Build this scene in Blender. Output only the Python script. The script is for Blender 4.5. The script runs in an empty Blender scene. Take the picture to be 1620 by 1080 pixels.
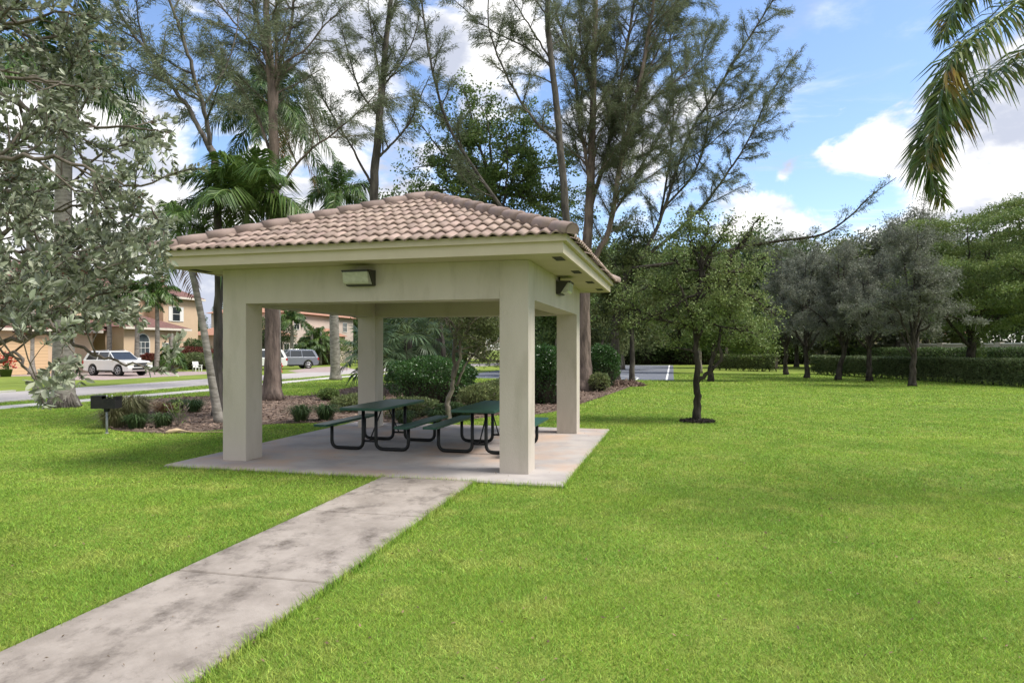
import bpy, math, random
import numpy as np
from mathutils import Vector
C = bpy.context.scene
COL = C.collection
PI = math.pi
# ------------------------------------------------------------------ camera geometry (metres)
F, HY, H = 1041.0, 552.0, 1.795
def G(px, py, z=0.0):
    Y = F*(H-z)/(py-HY)
    return np.array([(px-810)/F*Y, Y, z])
def P(px, py, Y):
    return np.array([(px-810)/F*Y, Y, H-(py-HY)/F*Y])
A0 = .2468
UD = np.array([math.cos(A0), -math.sin(A0), 0.]); VD = np.array([math.sin(A0), math.cos(A0), 0.])
UP = np.array([0, 0, 1.])
BR = np.array([.6502, 8.4638, 0.])          # right front corner of the slab
S = 6.1
def pav(u, v, z): return BR - UD*u + VD*v + UP*z   # u to the left, v to the back

# ------------------------------------------------------------------ mesh builder
def nrm(a):
    a = np.asarray(a, float); return a/np.maximum(np.linalg.norm(a, axis=-1, keepdims=True), 1e-9)
class MB:
    def __init__(s): s.v=[]; s.lp=[]; s.sz=[]; s.sm=[]; s.n=0
    def add(s, v, f, smooth=False):
        v = np.asarray(v, float).reshape(-1, 3)
        if isinstance(f, np.ndarray):
            s.lp.append(f.ravel()+s.n); s.sz.append(np.full(len(f), f.shape[1])); s.sm.append(np.full(len(f), smooth))
        else:
            for q in f:
                s.lp.append(np.array(q)+s.n)
            s.sz.append(np.array([len(q) for q in f])); s.sm.append(np.full(len(f), smooth))
        s.v.append(v); s.n += len(v)
    def build(s, name, mat, parent=None, world=True, origin=None):
        V = np.concatenate(s.v) if s.v else np.zeros((0, 3))
        off = np.zeros(3)
        if parent is not None and world:
            q = parent
            while q is not None and '_o' not in q.keys(): q = q.parent
            if q is not None: off = np.array(q['_o'])
        if parent is None and origin is not None: off = np.asarray(origin, float)
        V = V-off
        me = bpy.data.meshes.new(name)
        L = np.concatenate(s.lp).astype(np.int32); Z = np.concatenate(s.sz).astype(np.int32)
        me.vertices.add(len(V)); me.vertices.foreach_set('co', V.astype(np.float32).ravel())
        me.loops.add(len(L)); me.loops.foreach_set('vertex_index', L)
        st = np.concatenate([[0], np.cumsum(Z)[:-1]]).astype(np.int32)
        me.polygons.add(len(Z)); me.polygons.foreach_set('loop_start', st)
        me.polygons.foreach_set('use_smooth', np.concatenate(s.sm).astype(bool))
        me.update(calc_edges=True)
        if len(Z) < 20000: me.validate()
        o = bpy.data.objects.new(name, me); COL.objects.link(o)
        if mat: me.materials.append(mat)
        if parent is not None: o.parent = parent
        elif origin is not None: o.location = off
        return o
    # shapes
    def hexa(s, p, smooth=False):   # p: 8 points, bottom 4 ccw then top 4
        s.add(p, [(3,2,1,0),(4,5,6,7),(0,1,5,4),(1,2,6,5),(2,3,7,6),(3,0,4,7)], smooth)
    def box(s, x0, x1, y0, y1, z0, z1, T=None):
        p = np.array([(x0,y0,z0),(x1,y0,z0),(x1,y1,z0),(x0,y1,z0),(x0,y0,z1),(x1,y0,z1),(x1,y1,z1),(x0,y1,z1)], float)
        if T: p = np.array([T(*q) for q in p])
        s.hexa(p)
    def tube(s, pts, r, n=8, cap=True, squash=None):
        pts = np.asarray(pts, float); k = len(pts)
        r = np.broadcast_to(np.asarray(r, float), (k,))
        t = nrm(np.gradient(pts, axis=0))
        a = np.cross(t[0], (0,0,1.)); 
        if np.linalg.norm(a) < .1: a = np.cross(t[0], (0,1.,0))
        a = a/np.linalg.norm(a); As=[]
        for i in range(k):
            a = a-t[i]*np.dot(a, t[i]); a = a/max(np.linalg.norm(a),1e-9); As.append(a)
        As = np.array(As); B = np.cross(t, As)
        th = np.arange(n)*2*PI/n
        ring = As[:,None,:]*np.cos(th)[None,:,None]+B[:,None,:]*np.sin(th)[None,:,None]
        V = pts[:,None,:]+ring*r[:,None,None]
        i = np.arange(k-1)[:,None]*n; j = np.arange(n)[None,:]; j2=(j+1)%n
        f = np.stack([i+j, i+j2, i+n+j2, i+n+j], -1).reshape(-1,4)
        s.add(V.reshape(-1,3), f, True)
        if cap:
            m = s.n-n
            s.lp.append(np.arange(n)+m); s.sz.append(np.array([n])); s.sm.append(np.array([False]))
            m0 = s.n-n*k
            s.lp.append(np.arange(n)[::-1]+m0); s.sz.append(np.array([n])); s.sm.append(np.array([False]))
    def lathe(s, prof, c=(0,0,0), n=16):
        k = len(prof); th = np.arange(n)*2*PI/n
        V = np.array([[(c[0]+r*math.cos(a), c[1]+r*math.sin(a), c[2]+z) for a in th] for r, z in prof])
        i = np.arange(k-1)[:,None]*n; j = np.arange(n)[None,:]; j2=(j+1)%n
        s.add(V.reshape(-1,3), np.stack([i+j, i+j2, i+n+j2, i+n+j], -1).reshape(-1,4), True)
    def prism(s, poly, h0, h1, T):    # poly 2d (a,b); T(a,b,h)->xyz
        n=len(poly); v=[T(a,b,h0) for a,b in poly]+[T(a,b,h1) for a,b in poly]
        f=[tuple(range(n))[::-1], tuple(range(n,2*n))]+[(i,(i+1)%n,n+(i+1)%n,n+i) for i in range(n)]
        s.add(v, f)

def xf(loc, rz):
    c, sn = math.cos(rz), math.sin(rz)
    return lambda x, y, z: (loc[0]+x*c-y*sn, loc[1]+x*sn+y*c, loc[2]+z)
def thing(name, label, cat, loc=(0,0,0), rz=0, group=None):
    o = bpy.data.objects.new(name, None); COL.objects.link(o)
    o.location = tuple(float(q) for q in loc); o.rotation_euler = (0,0,rz); o.empty_display_size=.2
    o['_o'] = [float(q) for q in loc]
    o['label']=label; o['category']=cat
    if group: o['group']=group
    return o
def tag(o, label, cat, group=None):
    o['label']=label; o['category']=cat
    if group: o['group']=group
    return o
def struct(o, kind='structure', label=None, cat=None):
    o['kind']=kind
    if label: o['label']=label
    if cat: o['category']=cat
    return o
def dup(root, loc, rz, sc=1., label=None, group=None):
    r = root.copy(); COL.objects.link(r); r.location=tuple(float(q) for q in loc); r.rotation_euler=(0,0,rz); r.scale=(sc,)*3 if not hasattr(sc,'__len__') else sc
    if label: r['label']=label
    if group: r['group']=group
    for ch in list(root.children):
        c=ch.copy(); COL.objects.link(c); c.parent=r
        for g in list(ch.children):
            d=g.copy(); COL.objects.link(d); d.parent=c
    return r

# ------------------------------------------------------------------ materials
def mat(name, c1, c2=None, scale=5, rough=.8, bump=0, bscale=40, stretch=(1,1,1), island=0., hue=0., transl=0., spec=.3, metallic=0, lo=.35, hi=.65, detail=5, c3=None, s3=1., lo3=.5, hi3=.7, bdist=.02, coat=0, nr=.5):
    m = bpy.data.materials.new(name); m.use_nodes=True
    nt=m.node_tree; N=nt.nodes; L=nt.links; b=N['Principled BSDF']
    b.inputs['Roughness'].default_value=rough; b.inputs['Metallic'].default_value=metallic
    b.inputs['Specular IOR Level'].default_value=spec
    if coat: b.inputs['Coat Weight'].default_value=coat
    b.inputs['Base Color'].default_value=(*c1,1)
    geo=N.new('ShaderNodeNewGeometry'); mp=N.new('ShaderNodeMapping'); mp.inputs['Scale'].default_value=stretch
    L.new(geo.outputs['Position'], mp.inputs['Vector']); src=None
    def noise(sc, d=detail):
        n=N.new('ShaderNodeTexNoise'); n.inputs['Scale'].default_value=sc; n.inputs['Detail'].default_value=d; n.inputs['Roughness'].default_value=nr
        L.new(mp.outputs[0], n.inputs['Vector']); return n.outputs['Fac']
    def mr(v, a, bb, c=0., d=1.):
        n=N.new('ShaderNodeMapRange'); n.inputs[1].default_value=a; n.inputs[2].default_value=bb; n.inputs[3].default_value=c; n.inputs[4].default_value=d
        L.new(v, n.inputs[0]); return n.outputs[0]
    def mix(f, a, bb):
        n=N.new('ShaderNodeMix'); n.data_type='RGBA'; L.new(f, n.inputs[0])
        for i,q in ((6,a),(7,bb)):
            if isinstance(q, tuple): n.inputs[i].default_value=(*q,1)
            else: L.new(q, n.inputs[i])
        return n.outputs[2]
    if c2:
        src=mix(mr(noise(scale), lo, hi), tuple(c1), tuple(c2))
        if c3: src=mix(mr(noise(s3), lo3, hi3), src, tuple(c3))
    if island:
        hs=N.new('ShaderNodeHueSaturation')
        if src: L.new(src, hs.inputs['Color'])
        else: hs.inputs['Color'].default_value=(*c1,1)
        L.new(mr(geo.outputs['Random Per Island'],0,1,1-island,1+island), hs.inputs['Value'])
        if hue:
            mm=N.new('ShaderNodeMath'); mm.operation='FRACT'; mx=N.new('ShaderNodeMath'); mx.operation='MULTIPLY'; mx.inputs[1].default_value=7.31
            L.new(geo.outputs['Random Per Island'], mx.inputs[0]); L.new(mx.outputs[0], mm.inputs[0])
            L.new(mr(mm.outputs[0],0,1,.5-hue,.5+hue), hs.inputs['Hue'])
        src=hs.outputs[0]
    if src: L.new(src, b.inputs['Base Color'])
    if bump:
        bn=N.new('ShaderNodeBump'); bn.inputs['Strength'].default_value=bump; bn.inputs['Distance'].default_value=bdist
        L.new(noise(bscale,4), bn.inputs['Height']); L.new(bn.outputs[0], b.inputs['Normal'])
    if transl:
        tr=N.new('ShaderNodeBsdfTranslucent'); ms=N.new('ShaderNodeMixShader'); ms.inputs[0].default_value=transl
        if src: L.new(src, tr.inputs[0])
        else: tr.inputs[0].default_value=(*c1,1)
        L.new(b.outputs[0], ms.inputs[1]); L.new(tr.outputs[0], ms.inputs[2]); L.new(ms.outputs[0], N['Material Output'].inputs[0])
    m['x']=1
    return m
def stripes(m, direction_scale, freq, dark, width=.12):
    """painted-on regular joint lines (siding, tile courses) mixed into an existing material"""
    nt=m.node_tree; N=nt.nodes; L=nt.links; b=N['Principled BSDF']
    geo=N.new('ShaderNodeNewGeometry'); dp=N.new('ShaderNodeVectorMath'); dp.operation='DOT_PRODUCT'; dp.inputs[1].default_value=direction_scale
    L.new(geo.outputs['Position'], dp.inputs[0])
    mu=N.new('ShaderNodeMath'); mu.operation='MULTIPLY'; mu.inputs[1].default_value=freq; L.new(dp.outputs['Value'], mu.inputs[0])
    fr=N.new('ShaderNodeMath'); fr.operation='FRACT'; L.new(mu.outputs[0], fr.inputs[0])
    lt=N.new('ShaderNodeMath'); lt.operation='LESS_THAN'; lt.inputs[1].default_value=width; L.new(fr.outputs[0], lt.inputs[0])
    n=N.new('ShaderNodeMix'); n.data_type='RGBA'; L.new(lt.outputs[0], n.inputs[0])
    lk=b.inputs['Base Color'].links
    if lk: L.new(lk[0].from_socket, n.inputs[6])
    else: n.inputs[6].default_value=b.inputs['Base Color'].default_value
    n.inputs[7].default_value=(*dark,1); L.new(n.outputs[2], b.inputs['Base Color'])
    return m

GR1,GR2=(.155,.245,.022),(.095,.185,.016)
M={}
M['lawn']=mat('lawn_soil',(.19,.24,.05),(.14,.19,.035),.6,.95,.6,60,spec=.1,c3=(.22,.27,.045),s3=.35)
M['blade']=mat('grass_blade',(.295,.43,.062),(.20,.345,.048),.5,.6,0,island=.5,hue=.022,transl=.35,spec=.25,c3=(.43,.47,.12),s3=1.7,lo3=.5,hi3=.72,nr=.62)
M['concrete']=mat('walk_concrete',(.34,.30,.265),(.25,.218,.19),2.2,.9,.35,70,(1,.8,1),spec=.2,lo=.40,hi=.60,detail=12,c3=(.115,.097,.083),s3=2.7,lo3=.50,hi3=.68,bdist=.01,nr=.72)
M['slab']=mat('patio_concrete',(.41,.375,.355),(.31,.285,.275),1.3,.85,.2,60,spec=.25,lo=.4,hi=.62,detail=10,c3=(.46,.33,.25),s3=.6,lo3=.48,hi3=.66,bdist=.008,nr=.62)
M['dirt']=mat('dirt_joint',(.06,.05,.035),rough=1)
M['mulch']=mat('mulch',(.17,.125,.10),(.10,.07,.055),9,.95,1,30,spec=.1,c3=(.27,.21,.17),s3=2.5,lo3=.5,hi3=.7,bdist=.06)
M['chip']=mat('mulch_chip',(.20,.145,.115),rough=.9,island=.5,spec=.1)
M['road']=mat('road_asphalt',(.40,.37,.35),(.36,.33,.315),.8,.9,.2,80,spec=.2)
M['drive']=mat('driveway_pavers',(.36,.285,.265),(.30,.235,.22),2,.9,.2,30,spec=.2)
M['walk']=mat('sidewalk',(.52,.50,.46),(.45,.43,.39),2,.9,spec=.2)
M['court']=mat('court_asphalt',(.125,.135,.165),(.16,.17,.195),.7,.9,.2,60,spec=.2)
M['line']=mat('court_paint',(.75,.75,.73),rough=.7)
M['stucco']=mat('pavilion_stucco',(.53,.475,.415),(.485,.435,.375),3,.92,.7,90,(1,1,.3),spec=.15,c3=(.40,.355,.29),s3=2.6,lo3=.54,hi3=.78,bdist=.008,nr=.62)
M['fascia']=mat('fascia_paint',(.56,.49,.37),(.53,.46,.345),4,.6,.05,30,spec=.3)
M['soffit']=mat('soffit_paint',(.49,.43,.33),(.45,.39,.29),2,.8,spec=.2)
M['tile']=mat('roof_tile',(.345,.262,.216),(.27,.20,.165),3,.75,.3,60,spec=.25,island=.2,hue=.008,c3=(.16,.125,.11),s3=2.4,lo3=.56,hi3=.8,nr=.6,bdist=.004)
M['cap']=mat('ridge_cap',(.31,.235,.205),(.24,.18,.16),4,.75,.3,60,spec=.25,island=.1,c3=(.20,.15,.13),s3=2,bdist=.005)
M['vent']=mat('vent_dark',(.02,.018,.015),rough=.7)
M['bronze']=mat('lamp_bronze',(.03,.027,.02),rough=.45,spec=.5)
M['lens']=mat('lamp_lens',(.50,.50,.42),(.42,.42,.34),20,.25,spec=.6)
M['green']=mat('green_plastisol',(.012,.065,.042),(.018,.08,.055),8,.42,.25,160,spec=.5,bdist=.004)
M['black']=mat('black_powder_coat',(.008,.009,.009),rough=.45,spec=.3)
M['grill']=mat('grill_steel',(.007,.007,.008),(.014,.013,.012),9,.6,.3,60,spec=.4)
M['galv']=mat('galvanised_post',(.32,.34,.38),(.25,.26,.29),10,.55,spec=.4,metallic=.2)
M['steel']=mat('grate_steel',(.5,.5,.5),rough=.3,metallic=.9)
def bark(name,c1,c2,sc=5,st=(1,1,.25),b=1,bs=14,bd=.05): return mat(name,c1,c2,sc,.95,b,bs,st,spec=.1,bdist=bd,lo=.38,hi=.62,detail=8)
M['bark_red']=bark('bark_reddish',(.22,.17,.145),(.105,.083,.072),6)
M['bark_grey']=bark('bark_grey',(.14,.125,.11),(.065,.058,.052),6)
M['bark_dark']=bark('bark_dark',(.075,.065,.055),(.03,.026,.022),9,b=.8)
M['bark_pale']=bark('bark_pale',(.32,.28,.23),(.15,.13,.11),9,b=.6)
M['palm_bark']=mat('palm_trunk_grey',(.30,.28,.25),(.19,.175,.155),5,.9,.6,7,(1,1,3),spec=.1,c3=(.12,.11,.09),s3=3,bdist=.03)
M['crownshaft']=mat('crownshaft_green',(.12,.19,.05),(.17,.22,.08),3,.4,spec=.4)
def leafm(n,c,c2=None,isl=.35,hue=.02,tr=.3,rough=.55,spec=.25,sc=.8,**k): return mat(n,c,c2 or tuple(q*.7 for q in c),sc,rough,island=isl,hue=hue,transl=tr,spec=spec,**k)
M['needle']=leafm('casuarina_needles',(.175,.20,.115),(.13,.155,.09),.35,tr=.35)
M['needle_l']=leafm('casuarina_needles_light',(.185,.21,.115),(.14,.165,.09),.35,tr=.35)
M['leaf_mid']=leafm('leaf_mid',(.155,.215,.065),(.10,.16,.048),.4)
M['leaf_oak']=leafm('leaf_oak',(.21,.26,.09),(.135,.185,.06),.45,sc=.6)
M['leaf_dark']=leafm('leaf_dark',(.105,.155,.055),(.07,.115,.04),.4)
M['leaf_olive']=leafm('leaf_olive',(.165,.195,.075),(.11,.145,.055),.4)
M['leaf_bright']=leafm('leaf_bright',(.19,.245,.07),(.12,.175,.05),.35)
M['leaf_grey']=leafm('leaf_grey',(.215,.23,.175),(.155,.17,.13),.35,sc=.5)
M['twig_grey']=leafm('twig_grey',(.20,.19,.175),(.14,.13,.12),.3,tr=.1)
M['leaf_hedge']=leafm('leaf_hedge_glossy',(.055,.125,.028),(.035,.085,.02),.45,rough=.35,spec=.5)
M['leaf_hedge2']=leafm('leaf_hedge_clipped',(.15,.19,.085),(.105,.145,.06),.4)
M['leaf_silver']=leafm('leaf_silver',(.31,.335,.24),(.195,.22,.145),.5,tr=.22,rough=.42,spec=.5,sc=2.)
M['leaf_silver_brown']=leafm('bud_red',(.14,.07,.05),isl=.3)
M['frond']=leafm('palm_frond',(.10,.165,.04),(.06,.11,.03),.4,rough=.4,spec=.4)
M['frond_b']=leafm('palm_frond_bright',(.115,.185,.04),(.055,.105,.022),.4,rough=.4,spec=.4)
M['frond_y']=leafm('palm_frond_yellowing',(.155,.205,.05),(.08,.13,.028),.45,hue=.03,rough=.4,spec=.45,sc=2.5,c3=(.30,.20,.04),s3=3.,lo3=.56,hi3=.72)
M['frond_fan']=leafm('fan_palm_leaf',(.12,.18,.09),(.08,.13,.06),.4,rough=.4,spec=.4)
M['frond_dead']=leafm('dead_frond',(.27,.16,.08),(.17,.10,.05),.3)
M['lirio']=leafm('border_grass',(.085,.13,.05),(.05,.09,.032),.45)
M['brown_grass']=leafm('dry_grass',(.22,.20,.11),(.13,.14,.07),.4)
M['red']=leafm('red_flower',(.55,.02,.02),isl=.3,tr=.1)
M['redleaf']=leafm('red_brown_leaf',(.16,.05,.035),isl=.4)
M['wallA']=mat('house_tan',(.58,.43,.30),(.55,.41,.28),2,.9,.2,40,spec=.1)
M['wallA2']=mat('house_tan_pale',(.60,.47,.35),(.56,.43,.32),2,.9,.2,40,spec=.1)  # slightly paler tan wall colour
M['wallB']=mat('house_pinkish',(.60,.50,.44),(.56,.47,.41),2,.9,spec=.1)
M['wallW']=mat('house_cream',(.66,.60,.52),(.62,.56,.48),2,.9,spec=.1)
M['garage']=stripes(mat('garage_door',(.60,.42,.25),rough=.6),(0,0,1),4.2,(.40,.27,.16),.1)
M['roofA']=stripes(mat('house_tiles_red',(.23,.12,.10),(.16,.09,.08),5,.85,.4,20,spec=.15),(.24,.97,0),4,(.10,.06,.055),.3)
M['roofB']=mat('house_tiles_orange',(.40,.22,.15),(.33,.17,.12),5,.85,.4,20,spec=.15)
M['trim']=mat('white_trim',(.72,.70,.66),rough=.6)
M['glass']=mat('dark_glass',(.03,.035,.04),rough=.08,spec=.8)
M['glassL']=mat('window_glass',(.10,.12,.13),(.05,.06,.07),1,.1,spec=.8)
M['white_paint']=mat('white_car_paint',(.78,.78,.78),rough=.25,spec=.5,coat=.6)
M['silver_paint']=mat('silver_car_paint',(.22,.24,.28),rough=.3,spec=.5,metallic=.4,coat=.6)
M['red_paint']=mat('red_paint',(.45,.03,.03),rough=.4)
M['rubber']=mat('tyre_rubber',(.02,.02,.02),rough=.85)
M['rim']=mat('alloy_rim',(.45,.45,.46),rough=.3,metallic=.7)
M['chrome']=mat('bright_trim',(.6,.6,.6),rough=.2,metallic=.9)
M['tail']=mat('tail_lamp',(.4,.02,.02),rough=.2)
M['plastic_white']=mat('white_plastic',(.75,.75,.73),rough=.5)
M['utility']=mat('utility_grey',(.42,.43,.38),rough=.7)
M['wallfar']=mat('boundary_wall',(.45,.42,.36),(.40,.37,.31),2,.9,spec=.1)
M['litter']=mat('dry_leaf',(.16,.11,.06),rough=.8,island=.6)
M['husk']=mat('dry_palm_boot',(.55,.42,.27),(.42,.31,.19),8,.8)

# ------------------------------------------------------------------ world, sun, camera
SUN_EL, SUN_AZ = math.radians(58), math.radians(98)      # azimuth measured clockwise from +Y (view direction)
w=bpy.data.worlds.new("World"); C.world=w; w.use_nodes=True
nt=w.node_tree; N=nt.nodes; L=nt.links
bg=N['Background']; bg.inputs[1].default_value=.12
sky=N.new('ShaderNodeTexSky'); sky.sky_type='NISHITA'; sky.sun_disc=False
sky.sun_elevation=SUN_EL; sky.sun_rotation=SUN_AZ; sky.air_density=1.0; sky.dust_density=.6; sky.ozone_density=2.5
tc=N.new('ShaderNodeTexCoord'); 
def vm(op, a, b=None):
    n=N.new('ShaderNodeVectorMath'); n.operation=op
    for i,q in enumerate((a,b)):
        if q is None: continue
        if isinstance(q,(tuple,list)): n.inputs[i].default_value=q
        else: L.new(q,n.inputs[i])
    return n
def ma(op, a, b=None, c=None, clamp=False):
    n=N.new('ShaderNodeMath'); n.operation=op; n.use_clamp=clamp
    for i,q in enumerate((a,b,c)):
        if q is None: continue
        if isinstance(q,(int,float)): n.inputs[i].default_value=q
        else: L.new(q,n.inputs[i])
    return n.outputs[0]
D=tc.outputs['Generated']; sep=N.new('ShaderNodeSeparateXYZ'); L.new(D,sep.inputs[0])
def wn(vec, sc, det, rough=.55, dist=0., lac=2.):
    n=N.new('ShaderNodeTexNoise'); n.inputs['Scale'].default_value=sc; n.inputs['Detail'].default_value=det; n.inputs['Roughness'].default_value=rough; n.inputs['Distortion'].default_value=dist
    L.new(vec,n.inputs['Vector']); return n.outputs['Fac']
def bump_dir(px,py,rad,amp):      # smooth lobe of cloud amount round a sky direction
    d=nrm(np.array([(px-810)/F,1,(HY-py)/F])); dt=vm('DISTANCE',D,tuple(d)).outputs['Value']
    m=N.new('ShaderNodeMapRange'); m.interpolation_type='SMOOTHSTEP'; m.inputs[1].default_value=0; m.inputs[2].default_value=rad/F; m.inputs[3].default_value=amp; m.inputs[4].default_value=0
    L.new(dt,m.inputs[0]); return m.outputs[0]
lobes=[(1640,190,190,.40),(1560,300,150,.26),(1250,355,90,.24),(1170,380,90,.2),(1330,262,60,.20),(1405,235,70,.24),(1385,215,40,.1),(1640,380,150,.25),(1245,265,30,.14),(600,30,260,.22),(800,110,190,.15),(1000,220,160,.18),(1130,150,90,.1),(450,90,200,.13),(200,420,330,.42),(0,350,300,.25),(520,330,160,.16),(1400,90,120,.08),(1390,395,160,.22),(560,420,260,.2),(1230,90,80,.08),(1000,380,160,.2),(100,60,260,.06)]
back=[((0,-1,.35),1.3,.34),((.3,-.2,1),.8,.3),((1,-.3,.5),.9,.3),((-1,-.2,.5),.9,.25)]  # unseen cloud lobes behind, overhead and beside the camera, added for neutral fill light
acc=None
for l in lobes:
    q=bump_dir(*l); acc=q if acc is None else ma('ADD',acc,q)
for dv_,rad_,amp_ in back:
    dt=vm('DISTANCE',D,tuple(nrm(np.array(dv_,float)))).outputs['Value']; m_=N.new('ShaderNodeMapRange'); m_.interpolation_type='SMOOTHSTEP'; m_.inputs[2].default_value=rad_; m_.inputs[3].default_value=amp_; m_.inputs[4].default_value=0
    L.new(dt,m_.inputs[0]); acc=ma('ADD',acc,m_.outputs[0])
st=vm('MULTIPLY',D,(1,1,1.9)).outputs[0]
n1=wn(st,5.5,9,.58,.3)
amt=ma('ADD',n1,acc)
def smooth(v,a,b):
    m=N.new('ShaderNodeMapRange'); m.interpolation_type='SMOOTHSTEP'; m.inputs[1].default_value=a; m.inputs[2].default_value=b
    L.new(v,m.inputs[0]); return m.outputs[0]
cum=smooth(amt,.585,.71)
# thin high cloud, planar projection
dv=vm('DIVIDE',D,None); cz=N.new('ShaderNodeCombineXYZ'); zz=ma('ADD',sep.outputs[2],.12); L.new(zz,cz.inputs[0]);L.new(zz,cz.inputs[1]);cz.inputs[2].default_value=1; L.new(cz.outputs[0],dv.inputs[1])
cst=vm('MULTIPLY',dv.outputs[0],(1.0,2.2,0)).outputs[0]
cir=ma('MULTIPLY',smooth(wn(cst,1.3,10,.62,.6),.47,.75),.62)
mask=ma('MAXIMUM',cum,cir)
shade=wn(vm('ADD',st,(.06,.0,.09)).outputs[0],5.5,6,.55,.3)
cs=ma('SUBTRACT',ma('ADD',shade,acc),ma('ADD',n1,acc))
lit=smooth(wn(vm('ADD',st,(3.1,.2,.5)).outputs[0],7,6,.55),.40,.58)
cc=N.new('ShaderNodeMix'); cc.data_type='RGBA'; cc.inputs[6].default_value=(2.9,3.1,3.7,1); cc.inputs[7].default_value=(5.7,5.65,5.6,1); L.new(lit,cc.inputs[0])
gn=N.new('ShaderNodeMix'); gn.data_type='RGBA'; gn.blend_type='MULTIPLY'; gn.inputs[0].default_value=1; L.new(sky.outputs[0],gn.inputs[6]); gn.inputs[7].default_value=(1.02,1.03,1.10,1)
SKYMUL=gn
mx=N.new('ShaderNodeMix'); mx.data_type='RGBA'; L.new(mask,mx.inputs[0]); L.new(gn.outputs[2],mx.inputs[6]); L.new(cc.outputs[2],mx.inputs[7])
L.new(mx.outputs[2],bg.inputs[0])

sl=bpy.data.lights.new('sun','SUN'); sl.energy=2.9; sl.angle=math.radians(22); sl.color=(1,.955,.88)
so=bpy.data.objects.new('sun',sl); COL.objects.link(so)
sd=Vector((math.sin(SUN_AZ)*math.cos(SUN_EL), math.cos(SUN_AZ)*math.cos(SUN_EL), math.sin(SUN_EL)))
so.rotation_euler=sd.to_track_quat('Z','Y').to_euler()
cam=bpy.data.cameras.new('camera'); cam.sensor_width=36; cam.lens=F/1620*36; cam.shift_y=(HY-540)/1620; cam.clip_end=3000; cam.clip_start=.05
co=bpy.data.objects.new('camera',cam); COL.objects.link(co); co.location=(0,0,H); co.rotation_euler=(PI/2,0,0); C.camera=co
C.view_settings.view_transform='Standard'; C.view_settings.look='None'; C.view_settings.exposure=.93; C.view_settings.gamma=1
C.render.resolution_x=1024; C.render.resolution_y=682
C.cycles.max_bounces=6; C.cycles.transparent_max_bounces=8; C.cycles.use_denoising=True

# ------------------------------------------------------------------ ground sheets
def inpoly(x, y, poly):
    poly=np.asarray(poly)[:, :2]; r=np.zeros(len(x),bool); n=len(poly)
    for i in range(n):
        x1,y1=poly[i]; x2,y2=poly[(i+1)%n]
        c=((y1>y)!=(y2>y)); r^= c&(x<(x2-x1)*(y-y1)/(y2-y1+1e-12)+x1)
    return r
def sheet(name, poly, z, m, thick=None):
    mb=MB(); p=[(q[0],q[1],z) for q in poly]; mb.add(p,[tuple(range(len(p)))])
    o=mb.build(name,m); 
    me=o.data
    if me.polygons[0].normal.z<0: me.flip_normals()
    struct(o); return o
gx=np.array([-900,900,900,-900]); 
sheet('lawn',[(-900,-60),(900,-60),(900,900),(-900,900)],0,M['lawn'])
def smoothpoly(pts, it=2):
    p=np.asarray(pts,float)
    for _ in range(it):
        q=np.roll(p,-1,0); p=np.stack([p*.75+q*.25,p*.25+q*.75],1).reshape(-1,p.shape[1])
    return p
bed=smoothpoly([G(*q) for q in [(160,679),(215,684),(270,687),(350,681),(420,671),(500,669),(600,669),(700,670),(760,662),(800,655),(862,657),(925,637),(965,624),(1000,611),(1004,606),(985,603),(930,604),(850,606),(760,606),(680,606),(600,608),(545,614),(500,626),(440,627),(380,624),(330,627),(270,629),(215,634),(175,650)]])
bed_o=sheet('mulch_bed',bed,.012,M['mulch'])
# raised relief so that the bed is not a flat sheet
rng=np.random.default_rng(5)
mb=MB()
lo_,hi_=bed[:,:2].min(0),bed[:,:2].max(0)
k=26000; x=rng.uniform(lo_[0],hi_[0],k*2); y=rng.uniform(lo_[1],hi_[1],k*2); ok=inpoly(x,y,bed); x=x[ok];y=y[ok]
def leafquads(mb, c, d, n, l, w, fold=0.):
    """diamond leaves: centre-base c, axis d, normal n"""
    d=nrm(d); b=nrm(np.cross(d,n)); l=np.asarray(l)[:,None] if np.ndim(l) else l; w=np.asarray(w)[:,None] if np.ndim(w) else w
    v=np.stack([c, c+d*l*.5+b*w*.5, c+d*l, c+d*l*.5-b*w*.5],1)
    f=np.arange(len(c)*4).reshape(-1,4); mb.add(v.reshape(-1,3),f,False)
def rdir(rng,k,zb=0.):
    v=rng.normal(size=(k,3)); v=nrm(v); v[:,2]+=zb; return nrm(v)
k=len(x); a=rdir(rng,k); a[:,2]*=.25
leafquads(mb,np.stack([x,y,rng.uniform(.012,.05,k)],1),a,rdir(rng,k,1.5),rng.uniform(.05,.14,k),rng.uniform(.02,.05,k))
# heaped mulch round the trunk by the court
k=9000; c0=G(990,608); a=rng.uniform(0,2*PI,k); r=np.sqrt(rng.uniform(0,1,k)); 
x=c0[0]-.2+r*1.0*np.cos(a); y=c0[1]-.6+r*1.6*np.sin(a); z=.24*(1-r**2)*rng.uniform(.2,1,k)
a=rdir(rng,k);a[:,2]*=.3
leafquads(mb,np.stack([x,y,z],1),a,rdir(rng,k,1.2),rng.uniform(.08,.2,k),rng.uniform(.03,.07,k))
struct(mb.build('mulch_chips',M['chip']),'stuff','brown shredded mulch covering the planting bed behind the pavilion','mulch')

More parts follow.
